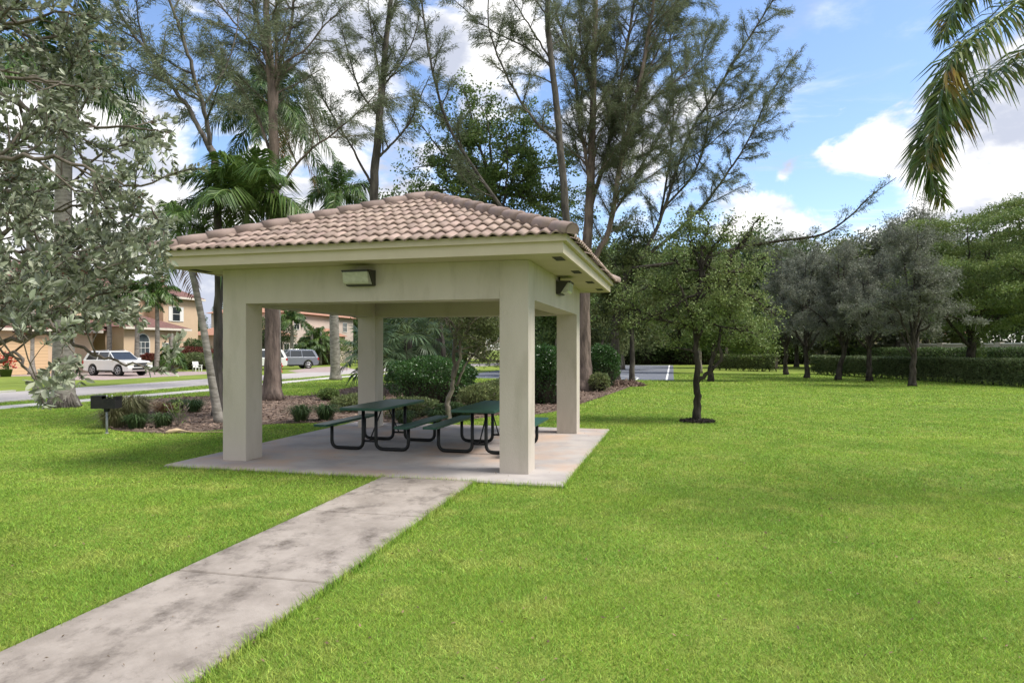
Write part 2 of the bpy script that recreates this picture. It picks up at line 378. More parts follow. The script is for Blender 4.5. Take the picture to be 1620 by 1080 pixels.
# road, near pavement, kerbs
road_n=[(-19.4,12.),(-17.2,22.06),(-15.0,33.5),(-12.3,44.9),(-8.8,56),(-3.5,68),(4,80),(14,92)]
road_f=[(-26,12.),(-22.2,22.),(-19.7,33.5),(-17.2,44.9),(-15.3,54.),(-13.,62),(-8.,75),(0,89),(10,102)]
road=road_n+road_f[::-1]
sheet('road',road,.004,M['road'])
sw=[(-17.0,12.),(-15.7,20.2),(-14.4,24.6),(-13.1,29.4),(-12.3,35.5),(-11.2,41.5),(-8.0,52),(-3.5,62)]
swp=[(a-.55,b+.1) for a,b in sw]+[(a+.55,b-.1) for a,b in sw[::-1]]
sheet('sidewalk',swp,.008,M['walk'])
def strip(name,line,w,z0,z1,m):
    mb=MB(); l=np.array([(a,b,0) for a,b in line],float); t=nrm(np.gradient(l,axis=0)); n=np.stack([-t[:,1],t[:,0],t[:,2]*0],1)
    a=l-n*w/2; b=l+n*w/2; k=len(l)
    v=np.concatenate([a+UP*z0,b+UP*z0,b+UP*z1,a+UP*z1]); f=[]
    for i in range(k-1):
        for r_ in range(4):
            s_=(r_+1)%4; f.append((r_*k+i,s_*k+i,s_*k+i+1,r_*k+i+1))
    mb.add(v,f); return struct(mb.build(name,m))
strip('kerb',road_n,.22,0,.05,M['walk'])
strip('kerb',[(-22.2,22.),(-21.2,28)],.22,0,.05,M['walk'])
# driveways on the far side
d_=nrm(np.array([.24,.97,0])); n_=np.array([-d_[1],d_[0],0])
HO=np.array([-33.6,48.4,0.])       # reference point on the facade line of the tan house
def ha(t, dep, z=0.): return HO+d_*t+n_*dep+UP*z      # t along the street, dep away from the street
sheet('driveway',[ha(-9,-.1),ha(4.3,-.1),ha(5.6,-4),ha(6.5,-10),ha(7.2,-11.8),ha(-7.5,-12.2),ha(-8,-10.2),ha(-9,-9.5)],.006,M['drive'])
isl=smoothpoly([G(*q) for q in [(48,609.5),(75,606),(120,603.5),(160,603.2),(198,607.5),(160,610.5),(112,612.6),(75,611.6)]],2)
sheet('lawn_island',isl,.012,M['lawn'])
isl2=smoothpoly([G(*q) for q in [(-60,610),(0,607.2),(62,604),(118,600.2),(110,597),(60,594.5),(0,596),(-60,598)]],2)
sheet('lawn_verge',isl2,.012,M['lawn'])
sheet('driveway',[G(*q) for q in [(455,586.5),(500,581),(540,579),(560,584),(520,588.5),(470,589)]],.0065,M['drive'])
# court
cu=nrm(np.array([9.0,36.9,0])); cl=np.array([-cu[1],cu[0],0]); c00=np.array([9.3,37.8,0])
def ct(a,b,z=0.): return c00+cl*a+cu*b+UP*z
sheet('court',[ct(0,0),ct(14.2,0),ct(14.2,36),ct(0,36)],.006,M['court'])
for i,(a0,a1,b0,b1) in enumerate([(.35,.47,0,36),(.47,14,35.2,35.32),(2.1,2.2,.3,1.8)]):
    sheet('court_line',[ct(a0,b0),ct(a1,b0),ct(a1,b1),ct(a0,b1)],.011,M['line'])
arc=[ct(7+4.9*math.cos(q),1.8+5.8*max(0,math.sin(q))**.0*math.sin(q)*.95) for q in np.linspace(PI*.985,PI*.02,40)]
mb=MB(); l=np.array(arc); t=nrm(np.gradient(l,axis=0)); n=np.stack([-t[:,1],t[:,0],t[:,2]*0],1)
v=np.concatenate([l-n*.05,l+n*.05])+UP*.011; k=len(l); mb.add(v,[(i,i+1,k+i+1,k+i) for i in range(k-1)]); struct(mb.build('court_line',M['line']))

# walkway: panels with open joints, over a dirt strip
pl=[G(0,1040),G(608,756.5)]; pr=[G(250,1080),G(753,763)]
def pa(side,t): q=(pl if side==0 else pr); return q[0]+(q[1]-q[0])*t
dirw=nrm(pl[1]-pl[0]); 
nw=np.array([-dirw[1],dirw[0],0]); WW=float(np.dot(pl[1]-pr[1],nw))
L0=pl[1]
def wk(s,a,z): return L0-dirw*s-nw*a+UP*z      # s metres back from the slab, a across (0 left ... WW right)
J=[.06]; jp=[]
for q in [(505,813),(297,910)]:
    g=G(*q); J.append(float(np.dot(L0-g,dirw)))
J+= [J[-1]+(J[-1]-J[-2]), J[-1]+2*(J[-1]-J[-2]), J[-1]+3.2*(J[-1]-J[-2])]
mb=MB()
for a,b in zip(J[:-1],J[1:]):
    s0,s1=a+.010,b-.010
    if a==J[0]: s0=.0
    c=.012
    def ring(s0,s1,a0,a1,z): return [wk(s0,a0,z),wk(s0,a1,z),wk(s1,a1,z),wk(s1,a0,z)]
    if a==J[0]:
        lo4=[wk(.0,-.0,0),wk(-.42,WW,0),wk(s1,WW,0),wk(s1,0,0)]
        m4=[q+UP*.03 for q in lo4]; t4=[q+UP*.04 for q in lo4]
        t4=[t4[0],t4[1],t4[2]+dirw*.01,t4[3]+dirw*.01]
    else:
        lo4=ring(s0,s1,0,WW,0); m4=ring(s0,s1,0,WW,.03); t4=ring(s0+.01,s1-.01,.01,WW-.01,.04)
    v=lo4+m4+t4; f=[]
    for r_ in (0,4):
        for i in range(4): f.append((r_+i,r_+(i+1)%4,r_+4+(i+1)%4,r_+4+i))
    f.append((8,9,10,11)); mb.add(v,f)
wo=mb.build('path',M['concrete']); struct(wo)
sheet('path_joint_soil',[wk(.2,.02,0),wk(.2,WW-.02,0),wk(J[-1],WW-.02,0),wk(J[-1],.02,0)],.02,M['dirt'])

# ------------------------------------------------------------------ pavilion
pv=thing('pavilion','beige stucco park pavilion with tiled hip roof over two picnic tables','pavilion',pav(S/2,S/2,0))
def pbox(mb,u0,u1,v0,v1,z0,z1): mb.box(u0,u1,v0,v1,z0,z1,lambda a,b,c: pav(a,b,c))
ZS=.05
def slabbox(mb,u0,u1,v0,v1):
    c=.02
    v=[pav(u0,v0,-.1),pav(u1,v0,-.1),pav(u1,v1,-.1),pav(u0,v1,-.1),pav(u0,v0,ZS-.02),pav(u1,v0,ZS-.02),pav(u1,v1,ZS-.02),pav(u0,v1,ZS-.02),
       pav(u0+c,v0+c,ZS),pav(u1-c,v0+c,ZS),pav(u1-c,v1-c,ZS),pav(u0+c,v1-c,ZS)]
    f=[(0,1,5,4),(1,2,6,5),(2,3,7,6),(3,0,4,7),(4,5,9,8),(5,6,10,9),(6,7,11,10),(7,4,8,11),(8,9,10,11)]
    mb.add(v,f)
mb=MB(); slabbox(mb,0,S,0,S); struct(mb.build('patio_slab',M['slab']))
ins,cw,zb,zf=.5808,.4179,2.504,3.044
i0,i1=ins,ins+cw; j0,j1=S-ins-cw,S-ins
for (a,b),(c,d) in [((i0,i1),(i0,i1)),((j0,j1),(i0,i1)),((i0,i1),(j0,j1)),((j0,j1),(j0,j1))]:
    mb=MB(); pbox(mb,a,b,c,d,ZS-.01,zf-.002); o=mb.build('pillar',M['stucco'],pv)
    bv=o.modifiers.new('b','BEVEL'); bv.width=.003; bv.segments=1
for u0,u1,v0,v1 in [(i1,j0,i0,i1),(i1,j0,j0,j1),(i0,i1,i1,j0),(j0,j1,i1,j0)]:
    mb=MB(); pbox(mb,u0,u1,v0,v1,zb,zf-.002); o=mb.build('beam',M['stucco'],pv)
mb=MB(); pbox(mb,.02,S-.02,.02,S-.02,zf,zf+.02); sf=mb.build('soffit',M['soffit'],pv)
for t0 in (.42,2.05,3.75,5.3):
    for q in [(.09,.22,t0,t0+.38),(S-.22,S-.09,t0,t0+.38)]:
        mb=MB(); pbox(mb,*q,zf-.006,zf+.004); mb.build('soffit_vent',M['vent'],sf)
# fascia: lower board and projecting drip strip, mitred rings
def ringm(mb,o0,o1,z0,z1):    # o = how far outside the slab edge (inner o0, outer o1)
    def sq(o,z): return [pav(-o,-o,z),pav(S+o,-o,z),pav(S+o,S+o,z),pav(-o,S+o,z)]
    v=sq(o0,z0)+sq(o1,z0)+sq(o1,z1)+sq(o0,z1); f=[]
    for i in range(4):
        j=(i+1)%4
        for r_ in range(4):
            s_=(r_+1)%4; f.append((r_*4+i,r_*4+j,s_*4+j,s_*4+i))
    mb.add(v,f)
mb=MB(); ringm(mb,-.03,.008,zf-.012,zf+.135); fa=mb.build('fascia',M['fascia'],pv)
mb=MB(); ringm(mb,-.03,.064,zf+.135,zf+.225); dr=mb.build('drip_strip',M['fascia'],fa)
ZE=zf+.205; RW=S/2+.115; AP=4.60; rise=AP-ZE; SL=math.hypot(RW,rise)
# underlay
mb=MB(); cx_=S/2
e=[pav(cx_-RW+.09,cx_-RW+.09,ZE+.022),pav(cx_+RW-.09,cx_-RW+.09,ZE+.022),pav(cx_+RW-.09,cx_+RW-.09,ZE+.022),pav(cx_-RW+.09,cx_+RW-.09,ZE+.022),pav(cx_,cx_,AP-.02)]
mb.add(e,[(0,1,4),(1,2,4),(2,3,4),(3,0,4),(3,2,1,0)]); mb.build('roof_deck',M['vent'],pv)
rng=np.random.default_rng(11)
mb=MB(); lam=.166; NC=10; cl_=SL/NC; cen=pav(cx_,cx_,0)
for (eu,ev) in [(-UD,-VD),(VD,-UD),(UD,VD),(-VD,UD)]:
    # eu along the eave, ev outward (from centre)
    sd_=nrm(-ev*RW+UP*rise); nn=nrm(np.cross(eu,sd_)); 
    if nn[2]<0: nn=-nn
    base=cen+ev*RW+UP*(ZE+.004)
    nu=int(RW*2/lam)+1
    for kc in range(NC):
        v0=kc*cl_-(.02 if kc==0 else 0); v1=(kc+1)*cl_+.035
        for ku in range(-nu//2-1,nu//2+2):
            uc=ku*lam
            lim0=RW*(1-max(v0,0)/SL)
            if abs(uc)-lam/2>lim0: continue
            us=np.linspace(-.5,.5,9); prof=.040*(.5+.5*np.cos(2*PI*us))**.85
            jt=rng.normal(0,.0032); rows=[]
            for vv,dh in ((v0+.004,-.022),(v0,.0),(v0+(v1-v0)*.5,0),(v1,0)):
                lim=max(RW*(1-max(vv,0)/SL),.0)
                fr=(vv-v0)/(v1-v0)
                hh=prof+.030*(1-fr)-.012+jt+dh
                uu=np.clip(uc+us*lam*1.02,-lim,lim)
                rows.append(base[None,:]+eu[None,:]*uu[:,None]+sd_[None,:]*(vv+rng.normal(0,.0015))+nn[None,:]*hh[:,None])
            V=np.concatenate(rows); n=9; f=[]
            for r_ in range(3):
                for q in range(n-1): f.append((r_*n+q,r_*n+q+1,(r_+1)*n+q+1,(r_+1)*n+q))
            mb.add(V,f,True)
rt=mb.build('roof_tiles',M['tile'],pv)
# hip caps
mb=MB(); apx=cen+UP*(AP+.045)
for (su,sv) in [(-1,-1),(1,-1),(1,1),(-1,1)]:
    cor=cen+(-UD*su+VD*sv)*(RW+.03)+UP*(ZE+.05); ln=np.linalg.norm(apx-cor); dd=(apx-cor)/ln
    side=nrm(np.cross(dd,UP)); upn=np.cross(side,dd); ncap=11; st_=ln/ncap
    for q in range(ncap):
        s0=q*st_-.015; s1=(q+1)*st_+.03
        if q==ncap-1: s1=ln+.03
        rows=[]; th=np.linspace(-1.95,1.95,13)
        for s_,r_,dz in ((s0,.086,.010),(s0,.104,.016),(s0+(s1-s0)*.5,.103,.008),(s1,.092,-.006)):
            c_=cor+dd*s_+upn*(dz-.028)
            rows.append(c_+side[None,:]*np.sin(th)[:,None]*r_+upn[None,:]*np.cos(th)[:,None]*r_)
        V=np.concatenate(rows); n=13; f=[]
        for r_ in range(3):
            for z_ in range(n-1): f.append((r_*n+z_,r_*n+z_+1,(r_+1)*n+z_+1,(r_+1)*n+z_))
        mb.add(V,f,True)
        if q==0: mb.add(rows[1],[tuple(range(n))])
mb.lathe([(.13,-.06),(.135,0.),(.10,.035),(.03,.05),(0,.052)],tuple(apx+UP*-.02),14)
mb.build('ridge_cap',M['cap'],pv)
# wall lights
def wall_light(c, right, out):
    T=lambda a,b,h: c+right*a+out*b+UP*h
    def face(z): return .06+.16*(z+.09)/.2
    hs=MB(); wdt=.22
    prof=[(0,-.1),(.07,-.1),(.20,.085),(.24,.115),(0,.125)]
    hs.prism([(b,z) for b,z in prof],-wdt,-wdt+.02,lambda b,z,a: T(a,b,z))
    hs.prism([(b,z) for b,z in prof],wdt-.02,wdt,lambda b,z,a: T(a,b,z))
    hs.prism([(0,-.105),(.075,-.105),(.075,-.085),(0,-.085)],-wdt+.02,wdt-.02,lambda b,z,a: T(a,b,z))
    hs.prism([(0,.127),(.245,.117),(.245,.086),(0,.09)],-wdt+.02,wdt-.02,lambda b,z,a: T(a,b,z))
    hs.prism([(0,-.085),(.02,-.085),(.02,.09),(0,.09)],-wdt+.02,wdt-.02,lambda b,z,a: T(a,b,z))
    o=hs.build('wall_light',M['bronze'],pv)
    ls=MB(); ls.prism([(.05,-.085),(.19,-.078),(.215,-.05),(.236,.086),(.05,.086)],-wdt+.022,wdt-.022,lambda b,z,a: T(a,b,z))
    ls.build('lamp_lens',M['lens'],o)
tfront=(569-810)/F
# front face plane point under pixel (570,443): intersect ray
def hitplane(px,py,p0,n):
    r=np.array([(px-810)/F,1,(HY-py)/F]); o=np.array([0,0,H]); t=np.dot(p0-o,n)/np.dot(r,n); return o+r*t
cF=hitplane(573,442,pav(0,ins,0),VD); wall_light(cF,UD,-VD)
cR=hitplane(883,457,pav(ins,0,0),UD); wall_light(cR,VD,UD)
mb=MB(); mb.tube([cR+UD*.02+UP*.12,cR+UD*.02+UP*(zf-cR[2])],.012,8); mb.build('conduit',M['bronze'],pv)

# ------------------------------------------------------------------ picnic tables
def arcpath(cor, r=.1, n=5):
    cor=[np.array(c,float) for c in cor]; out=[cor[0]]
    for a,b,c in zip(cor[:-2],cor[1:-1],cor[2:]):
        d1=nrm(a-b); d2=nrm(c-b)
        for t in np.linspace(0,1,n):
            p=(b+d1*r)*(1-t)**2+2*b*t*(1-t)+(b+d2*r)*t**2; out.append(p)
    out.append(cor[-1]); return np.array(out)
def picnic(loc, rz, label):
    t=thing('picnic_table',label,'picnic table',loc,rz,'green picnic tables under the pavilion')
    # local x = across (bench to bench), y = along
    Ln=2.0
    def plank(mb,x0,x1,z0,z1,L_,r=.04):
        pts=[]; 
        for sx,sy in ((1,-1),(1,1),(-1,1),(-1,-1)):
            cx,cy=(x1-r if sx>0 else x0+r),(L_/2-r)*sy
            base={(1,-1):-PI/2,(1,1):0,(-1,1):PI/2,(-1,-1):PI}[(sx,sy)]
            for q in range(4): pts.append((cx+r*math.cos(base+q*PI/6),cy+r*math.sin(base+q*PI/6)))
        mb.prism(pts,z0,z1,lambda a,b,h:(a,b,h))
    mb=MB(); plank(mb,-.38,.38,.715,.76,Ln); o=mb.build('table_top',M['green'],t,False); b=o.modifiers.new('b','BEVEL'); b.width=.01; b.segments=2
    for s in (-1,1):
        mb=MB(); plank(mb,s*.74-.13,s*.74+.13,.425,.465,Ln); o=mb.build('bench',M['green'],t,False); b=o.modifiers.new('b','BEVEL'); b.width=.01; b.segments=2
    for e_ in (-1,1):
        y=e_*.62; 
        for s in (-1,1):
            mb=MB(); p=arcpath([(s*.72,y,.425),(s*.72,y,.032),(s*.12,y,.032),(s*.12,y,.715)],.13,6); mb.tube(p,.03,10)
            mb.box(min(s*.05,s*.3),max(s*.05,s*.3),y-.02,y+.02,.705,.716)
            mb.box(s*.74-.11,s*.74+.11,y-.02,y+.02,.415,.426)
            mb.build('frame_leg',M['black'],t,False)
        mb=MB(); mb.tube([(-.12,y,.16),(.12,y,.16)],.018,8); mb.tube([(0,y,.16),(0,y*.15,.71)],.012,8); mb.build('brace',M['black'],t,False)
    return t
# leg feet measured in the photo: left table near frame base between px (540,710) and (630,712)
ctr1=(G(539,711,ZS)+G(631,713,ZS))/2
def near(c,off): return c
picnic(ctr1+VD*.62-UP*0, -A0, 'full green slatless picnic table on black tube legs, left one under the pavilion')
ctr2=(G(712,716,ZS)+G(805,719,ZS))/2
picnic(ctr2+VD*.62, -A0, 'green picnic table on black tube legs partly hidden behind the right front pillar')

# ------------------------------------------------------------------ park grill
gb=G(169,686)
t=thing('park_grill','black steel barbecue grill on a grey post standing in the grass left of the pavilion','grill',gb,.05); t.scale=(.76,.62,1.0)
mb=MB(); mb.tube([(0,0,0),(0,0,.5)],.03,12); mb.lathe([(.0,.0),(.05,.0),(.05,.02),(.03,.03)],(0,0,0),12); mb.build('post',M['galv'],t,False)
mb=MB(); mb.box(-.06,.06,-.05,.05,.47,.53); mb.box(-.1,.1,-.08,.08,.53,.545); mb.build('bracket',M['grill'],t,False)
mb=MB(); zb_=.545
mb.box(-.34,.32,-.22,.22,zb_,zb_+.012)
mb.prism([(-.34,zb_+.012),(.32,zb_+.012),(.32,.80),(.18,.79),(-.04,.74),(-.06,.81),(-.34,.80)],-.22,-.21,lambda a,b,h:(a,h,b))
mb.prism([(-.34,zb_+.012),(.32,zb_+.012),(.32,.80),(.18,.79),(-.04,.74),(-.06,.81),(-.34,.80)],.21,.22,lambda a,b,h:(a,h,b))
mb.box(-.34,-.33,-.21,.21,zb_+.012,.80); mb.box(.31,.32,-.21,.21,zb_+.012,.72)
mb.build('firebox',M['grill'],t,False)
mb=MB()
for q in np.linspace(-.19,.19,14): mb.tube([(-.05,q,.70),(.30,q,.70)],.005,6)
mb.tube([(-.05,-.2,.70),(-.05,.2,.70)],.007,6); mb.tube([(.30,-.2,.70),(.30,.2,.70)],.007,6); mb.build('grate',M['steel'],t,False)
mb=MB(); mb.box(-.345,-.06,-.225,.225,.80,.815); mb.build('lid',M['grill'],t,False)
for q in (.12,.26):
    mb=MB(); mb.tube([(q,-.22,.76),(q,-.27,.77),(q,-.27,.80),(q,-.27,.83)],[.01,.01,.016,.016],8); mb.build('handle',M['steel'],t,False)

# ------------------------------------------------------------------ vegetation generators
def catmull(p, n=6):
    p=np.asarray(p,float)
    if len(p)<3: return np.array([p[0]+(p[-1]-p[0])*t for t in np.linspace(0,1,n)])
    q=np.vstack([2*p[0]-p[1],p,2*p[-1]-p[-2]]); out=[]
    for i in range(1,len(q)-2):
        for t in np.arange(n)/n:
            a,b,c,d=q[i-1],q[i],q[i+1],q[i+2]
            out.append(.5*((2*b)+(-a+c)*t+(2*a-5*b+4*c-d)*t*t+(-a+3*b-3*c+d)*t**3))
    out.append(p[-1]); return np.array(out)
class Tree:
    def __init__(s,seed): s.rng=np.random.default_rng(seed); s.tb=MB(); s.tp=[]; s.td=[]; s.limbs=[]
    def limb(s,pts,r0,r1,n=8,wob=.0,power=1.,keep=True,flare=0):
        p=catmull(pts,6)
        if wob: p[1:-1]+=s.rng.normal(0,wob,(len(p)-2,3))
        t=np.linspace(0,1,len(p)); r=r0+(r1-r0)*t**power
        if flare: r=r*(1+flare*np.exp(-np.linalg.norm(p-p[0],axis=1)/.35))
        s.tb.tube(p,r,n)
        if keep: s.limbs.append((p,r))
        return p,r
    filt=None
    def child(s,p0,d0,ln,r0,seg,up,jit,n=4):
        pts=[p0]; d=nrm(d0)
        for i in range(seg):
            d=nrm(d+s.rng.normal(0,jit,3)+UP*up); pts.append(pts[-1]+d*ln/seg)
        pts=np.array(pts); r=np.linspace(r0,r0*.3,seg+1)
        if s.filt is not None and not (s.filt(pts[-1]) and s.filt(pts[len(pts)//2])): return None
        s.tb.tube(pts,r,n,cap=False); return pts
    def spawn(s,paths,spacing,l0,l1,ang,up,jit,rr,tmin=0.,n=4,seg=4,bias=None,taper=.55):
        out=[]
        for p,r in paths:
            sl=np.linalg.norm(np.diff(p,axis=0),axis=1); cum=np.concatenate([[0],np.cumsum(sl)]); T=cum[-1]
            x=T*tmin+s.rng.uniform(0,spacing)
            while x<T:
                i=min(np.searchsorted(cum,x)-1,len(p)-2); i=max(i,0); f=(x-cum[i])/max(sl[i],1e-6)
                q=p[i]+(p[i+1]-p[i])*f; d=nrm(p[i+1]-p[i])
                a=s.rng.normal(size=3); a=nrm(a-d*np.dot(a,d))
                an=math.radians(s.rng.uniform(*ang)); dd=d*math.cos(an)+a*math.sin(an)
                if bias is not None: dd=nrm(dd+bias)
                ln=s.rng.uniform(l0,l1)*(1-taper*x/T)
                rad=min(rr,(r[i] if np.ndim(r) else r)*.7)
                c=s.child(q,dd,ln,rad,seg,up,jit,n)
                if c is None: x+=spacing*.35; continue
                out.append((c,np.linspace(rad,rad*.3,len(c))))
                x+=spacing*s.rng.uniform(.5,1.5)
        return out
    def sample(s,paths,spacing,tmin=.1):
        P_,D_=[],[]
        for p,_ in paths:
            T=np.linalg.norm(p[-1]-p[0]); k=max(2,int(T/spacing)); t=np.linspace(tmin,1,k)*(len(p)-1)
            i=np.minimum(t.astype(int),len(p)-2); f=(t-i)[:,None]
            P_.append(p[i]+(p[i+1]-p[i])*f); D_.append(nrm(p[i+1]-p[i]))
        return np.concatenate(P_),np.concatenate(D_)
def needles(mb,rng,p,d,k,ln,w,rand=.5,droop=.25,pos=.05):
    p=np.repeat(p,k,0)+rng.normal(0,pos,(len(p)*k,3)); d=np.repeat(d,k,0)
    n=len(p); dd=nrm(d+rng.normal(0,rand,(n,3))-UP*droop); l=rng.uniform(.6,1.2,n)[:,None]*ln
    b=nrm(np.cross(dd,rng.normal(size=(n,3))))*w*.5; mid=p+dd*l*.5; tip=p+dd*l-UP*l*.18
    v=np.stack([p,mid+b,tip,mid-b],1); mb.add(v.reshape(-1,3),np.arange(n*4).reshape(-1,4))
def leaves(mb,rng,c,k,spread,ln,w,zb=.4,flat=1.):
    c=np.repeat(c,k,0); n=len(c); o=rng.normal(0,1,(n,3))*spread; o[:,2]*=flat
    leafquads(mb,c+o,rdir(rng,n),rdir(rng,n,zb),rng.uniform(.7,1.3,n)*ln,rng.uniform(.7,1.3,n)*w)
def casuarina(label,base,limbs,seed,m='needle',barkm='bark_grey',dens=1.,sp1=.45,l1=(1.0,2.6),flare=.5,group='tall feathery trees behind the pavilion',nk=15):
    t=Tree(seed); rng=t.rng; th=thing('casuarina_tree',label,'tree',base,0,group)
    fol=[]
    for i,(pts,r0,r1,fo) in enumerate(limbs):
        k_=1. if i==0 else .78
        p,r=t.limb(pts,r0*k_,r1*k_*.9,12 if i==0 else 8,.012,.85,flare=flare if i==0 else 0)
        if fo is not None: 
            k0=int(len(p)*fo); fol.append((p[k0:],r[k0:]))
    c1=t.spawn(fol,sp1/dens/1.25,l1[0],l1[1],(30,62),.05,.12,.035,0,5,5)
    c2=t.spawn(c1,.27,.35,.95,(25,55),.0,.14,.011,.12,3,3)
    c2+=t.spawn(fol,.5,.4,.9,(30,60),.02,.12,.012,.1,3,3)
    p,d=t.sample(c1+c2,.11,.2)
    mb=MB(); needles(mb,rng,p,d,nk+1,.20,.018,.5,.2,.06)
    tr=t.tb.build('trunk',M[barkm],th); mb.build('crown',M[m],th)
    return th
def PP(Y,*pts,dy=0.):
    k=len(pts); return [P(a,b,Y+dy*i/(k-1)) for i,(a,b) in enumerate(pts)]
def root(px,py): return G(px,py)

# --- traced casuarinas behind the pavilion
b=root(430,633); Y=b[1]
casuarina('tall straight tree with thick reddish peeling trunk seen between the left pillars',b,[
 ([b]+PP(Y,(431,560),(432,400),(433,300),(433,222),(428,111),(421,18),(418,-90)),.30,.09,.72),
 (PP(Y,(434,180),(445,90),(461,37),(468,-60),dy=1),.11,.05,.0),
 (PP(Y,(430,150),(417,74),(402,11),(395,-60),dy=-1),.10,.05,.0),
 (PP(Y,(433,190),(437,90),(437,0),(436,-80),dy=.6),.09,.05,.1),
 (PP(Y,(434,140),(450,100),(484,78),(513,41),(550,4),dy=-.5),.07,.02,.1),
 (PP(Y,(440,300),(484,244),(550,193),(602,141),dy=-1),.07,.02,.25),
 (PP(Y,(431,250),(400,170),(355,110),(320,70),dy=1.5),.07,.02,.1),
 (PP(Y,(430,130),(390,60),(350,10),(320,-40),dy=-1.5),.06,.02,.1)],1,barkm='bark_red',dens=.65,l1=(1.2,3.2))
b=root(345,658); Y=b[1]
casuarina('dark rough trunk just left of the left front pillar, forking into two leaning stems',b,[
 ([b]+PP(Y,(345,560),(346,450),(345,340),(340,255),(332,232)),.125,.10,None),
 (PP(Y,(332,237),(302,178),(269,133),(247,100),(202,41),(170,-20),(150,-70),dy=1),.085,.04,.1),
 (PP(Y,(333,237),(324,178),(306,118),(287,52),(269,0),(255,-60),dy=-1),.085,.04,.1),
 (PP(Y,(318,160),(280,141),(235,118),(190,100),dy=.5),.045,.015,.1),
 (PP(Y,(322,170),(350,120),(375,50),(380,-20),dy=.7),.04,.015,.1),
 (PP(Y,(250,105),(225,60),(215,0),(210,-50),dy=-.6),.04,.015,.1)],2,'needle',dens=.75,l1=(.8,1.9),barkm='bark_grey')
b=root(596,628); Y=b[1]
casuarina('slender single stemmed tree rising behind the left slope of the tiled roof',b,[
 ([b]+PP(Y,(596,560),(594,440),(592,306),(598,214),(605,137),(611,61),(618,0),(622,-70)),.24,.07,.55),
 (PP(Y,(597,250),(622,226),(647,195),(667,150),(680,120),dy=-1),.07,.02,.1),
 (PP(Y,(598,183),(570,143),(546,67),(535,10),dy=1),.07,.02,.1),
 (PP(Y,(603,150),(595,90),(585,30),(580,-30),dy=-.8),.05,.02,.1),
 (PP(Y,(592,300),(560,240),(530,189),(500,137),(480,70),dy=1),.07,.02,.2),
 (PP(Y,(604,140),(640,90),(660,40),(665,-20),dy=1),.05,.02,.1)],3,'needle',dens=.8,l1=(.8,2.1))
b=root(900,628); Y=b[1]
casuarina('tall leaning tree behind the right back pillar with long arching left limb',b,[
 ([b]+PP(Y,(900,540),(898,440),(895,345),(886,226),(879,150),(868,60),(865,0),(858,-80)),.19,.09,.62),
 (PP(Y,(894,470),(845,392),(787,320),(714,208),(683,107),(668,9),(660,-60),dy=1),.11,.04,.35),
 (PP(Y,(886,230),(845,190),(805,128),(775,52),(772,-10),dy=-1),.08,.03,.1),
 (PP(Y,(876,110),(840,80),(780,50),(740,20),(710,-10),dy=.5),.05,.02,.1),
 (PP(Y,(868,90),(840,45),(812,0),(800,-40),dy=-1),.05,.02,.1)],4,'needle',dens=.7,l1=(.8,2.2))
b=root(924,618); Y=b[1]
casuarina('massive reddish trunk right of the pavilion splitting into many tall upright stems',b,[
 ([b]+PP(Y,(924,560),(924,480),(928,400),(934,296),(938,185),(941,37),(944,-60)),.36,.08,.55),
 (PP(Y,(926,440),(945,400),(964,363),(982,259),(1004,167),(1019,93),(1034,0),(1040,-70),dy=-1),.2,.07,.2),
 (PP(Y,(934,330),(960,241),(978,148),(1004,0),(1010,-70),dy=1.6),.13,.06,.15),
 (PP(Y,(936,300),(918,200),(905,100),(880,20),(870,-40),dy=-1),.09,.04,.1),
 (PP(Y,(985,240),(1020,170),(1080,120),(1130,80),dy=-1.),.07,.02,.1),
 (PP(Y,(1010,140),(1050,60),(1080,-20),dy=.6),.06,.02,.1),
 (PP(Y,(1025,70),(1065,15),(1100,-50),dy=.6),.05,.02,.1),
 (PP(Y,(940,160),(920,80),(915,0),(912,-50),dy=1),.06,.02,.1),
 (PP(Y,(965,350),(1010,270),(1060,190),(1090,120),dy=.8),.07,.02,.1),
 (PP(Y,(975,290),(985,200),(975,100),(970,0),dy=2.),.07,.03,.1)],5,'needle',dens=1.25,barkm='bark_red',flare=.7,l1=(1.2,3.6),nk=15)
b=root(972,607); Y=b[1]
casuarina('wide spreading tree with stems leaning right over the young oak and a long low branch',b,[
 ([b]+PP(Y,(973,560),(975,500),(985,450),(1000,420)),.26,.2,None),
 (PP(Y,(998,425),(1030,380),(1056,315),(1090,215),(1138,137),(1185,60),(1223,0),(1245,-50),dy=-1),.14,.04,.12),
 (PP(Y,(1000,420),(1060,375),(1115,322),(1160,260),(1186,218),(1215,155),(1262,80),dy=1),.12,.03,.2),
 (PP(Y,(1186,218),(1220,170),(1262,132),dy=.2),.03,.01,.1),
 (PP(Y,(1095,200),(1140,180),(1190,150),(1215,120),dy=-1),.05,.02,.2),
 (PP(Y,(1075,260),(1120,230),(1160,190),(1180,150),dy=-1),.05,.02,.1),
 (PP(Y,(1045,340),(1060,250),(1065,160),(1060,60),(1075,-20),dy=1.5),.08,.03,.1),
 (PP(Y,(1050,330),(1100,270),(1120,190),(1110,110),(1120,40),dy=-1.5),.08,.03,.1),
 (PP(Y,(1140,135),(1180,110),(1210,60),dy=.4),.04,.01,.1)],6,'needle_l',dens=.95,l1=(1.0,3.0),nk=14)
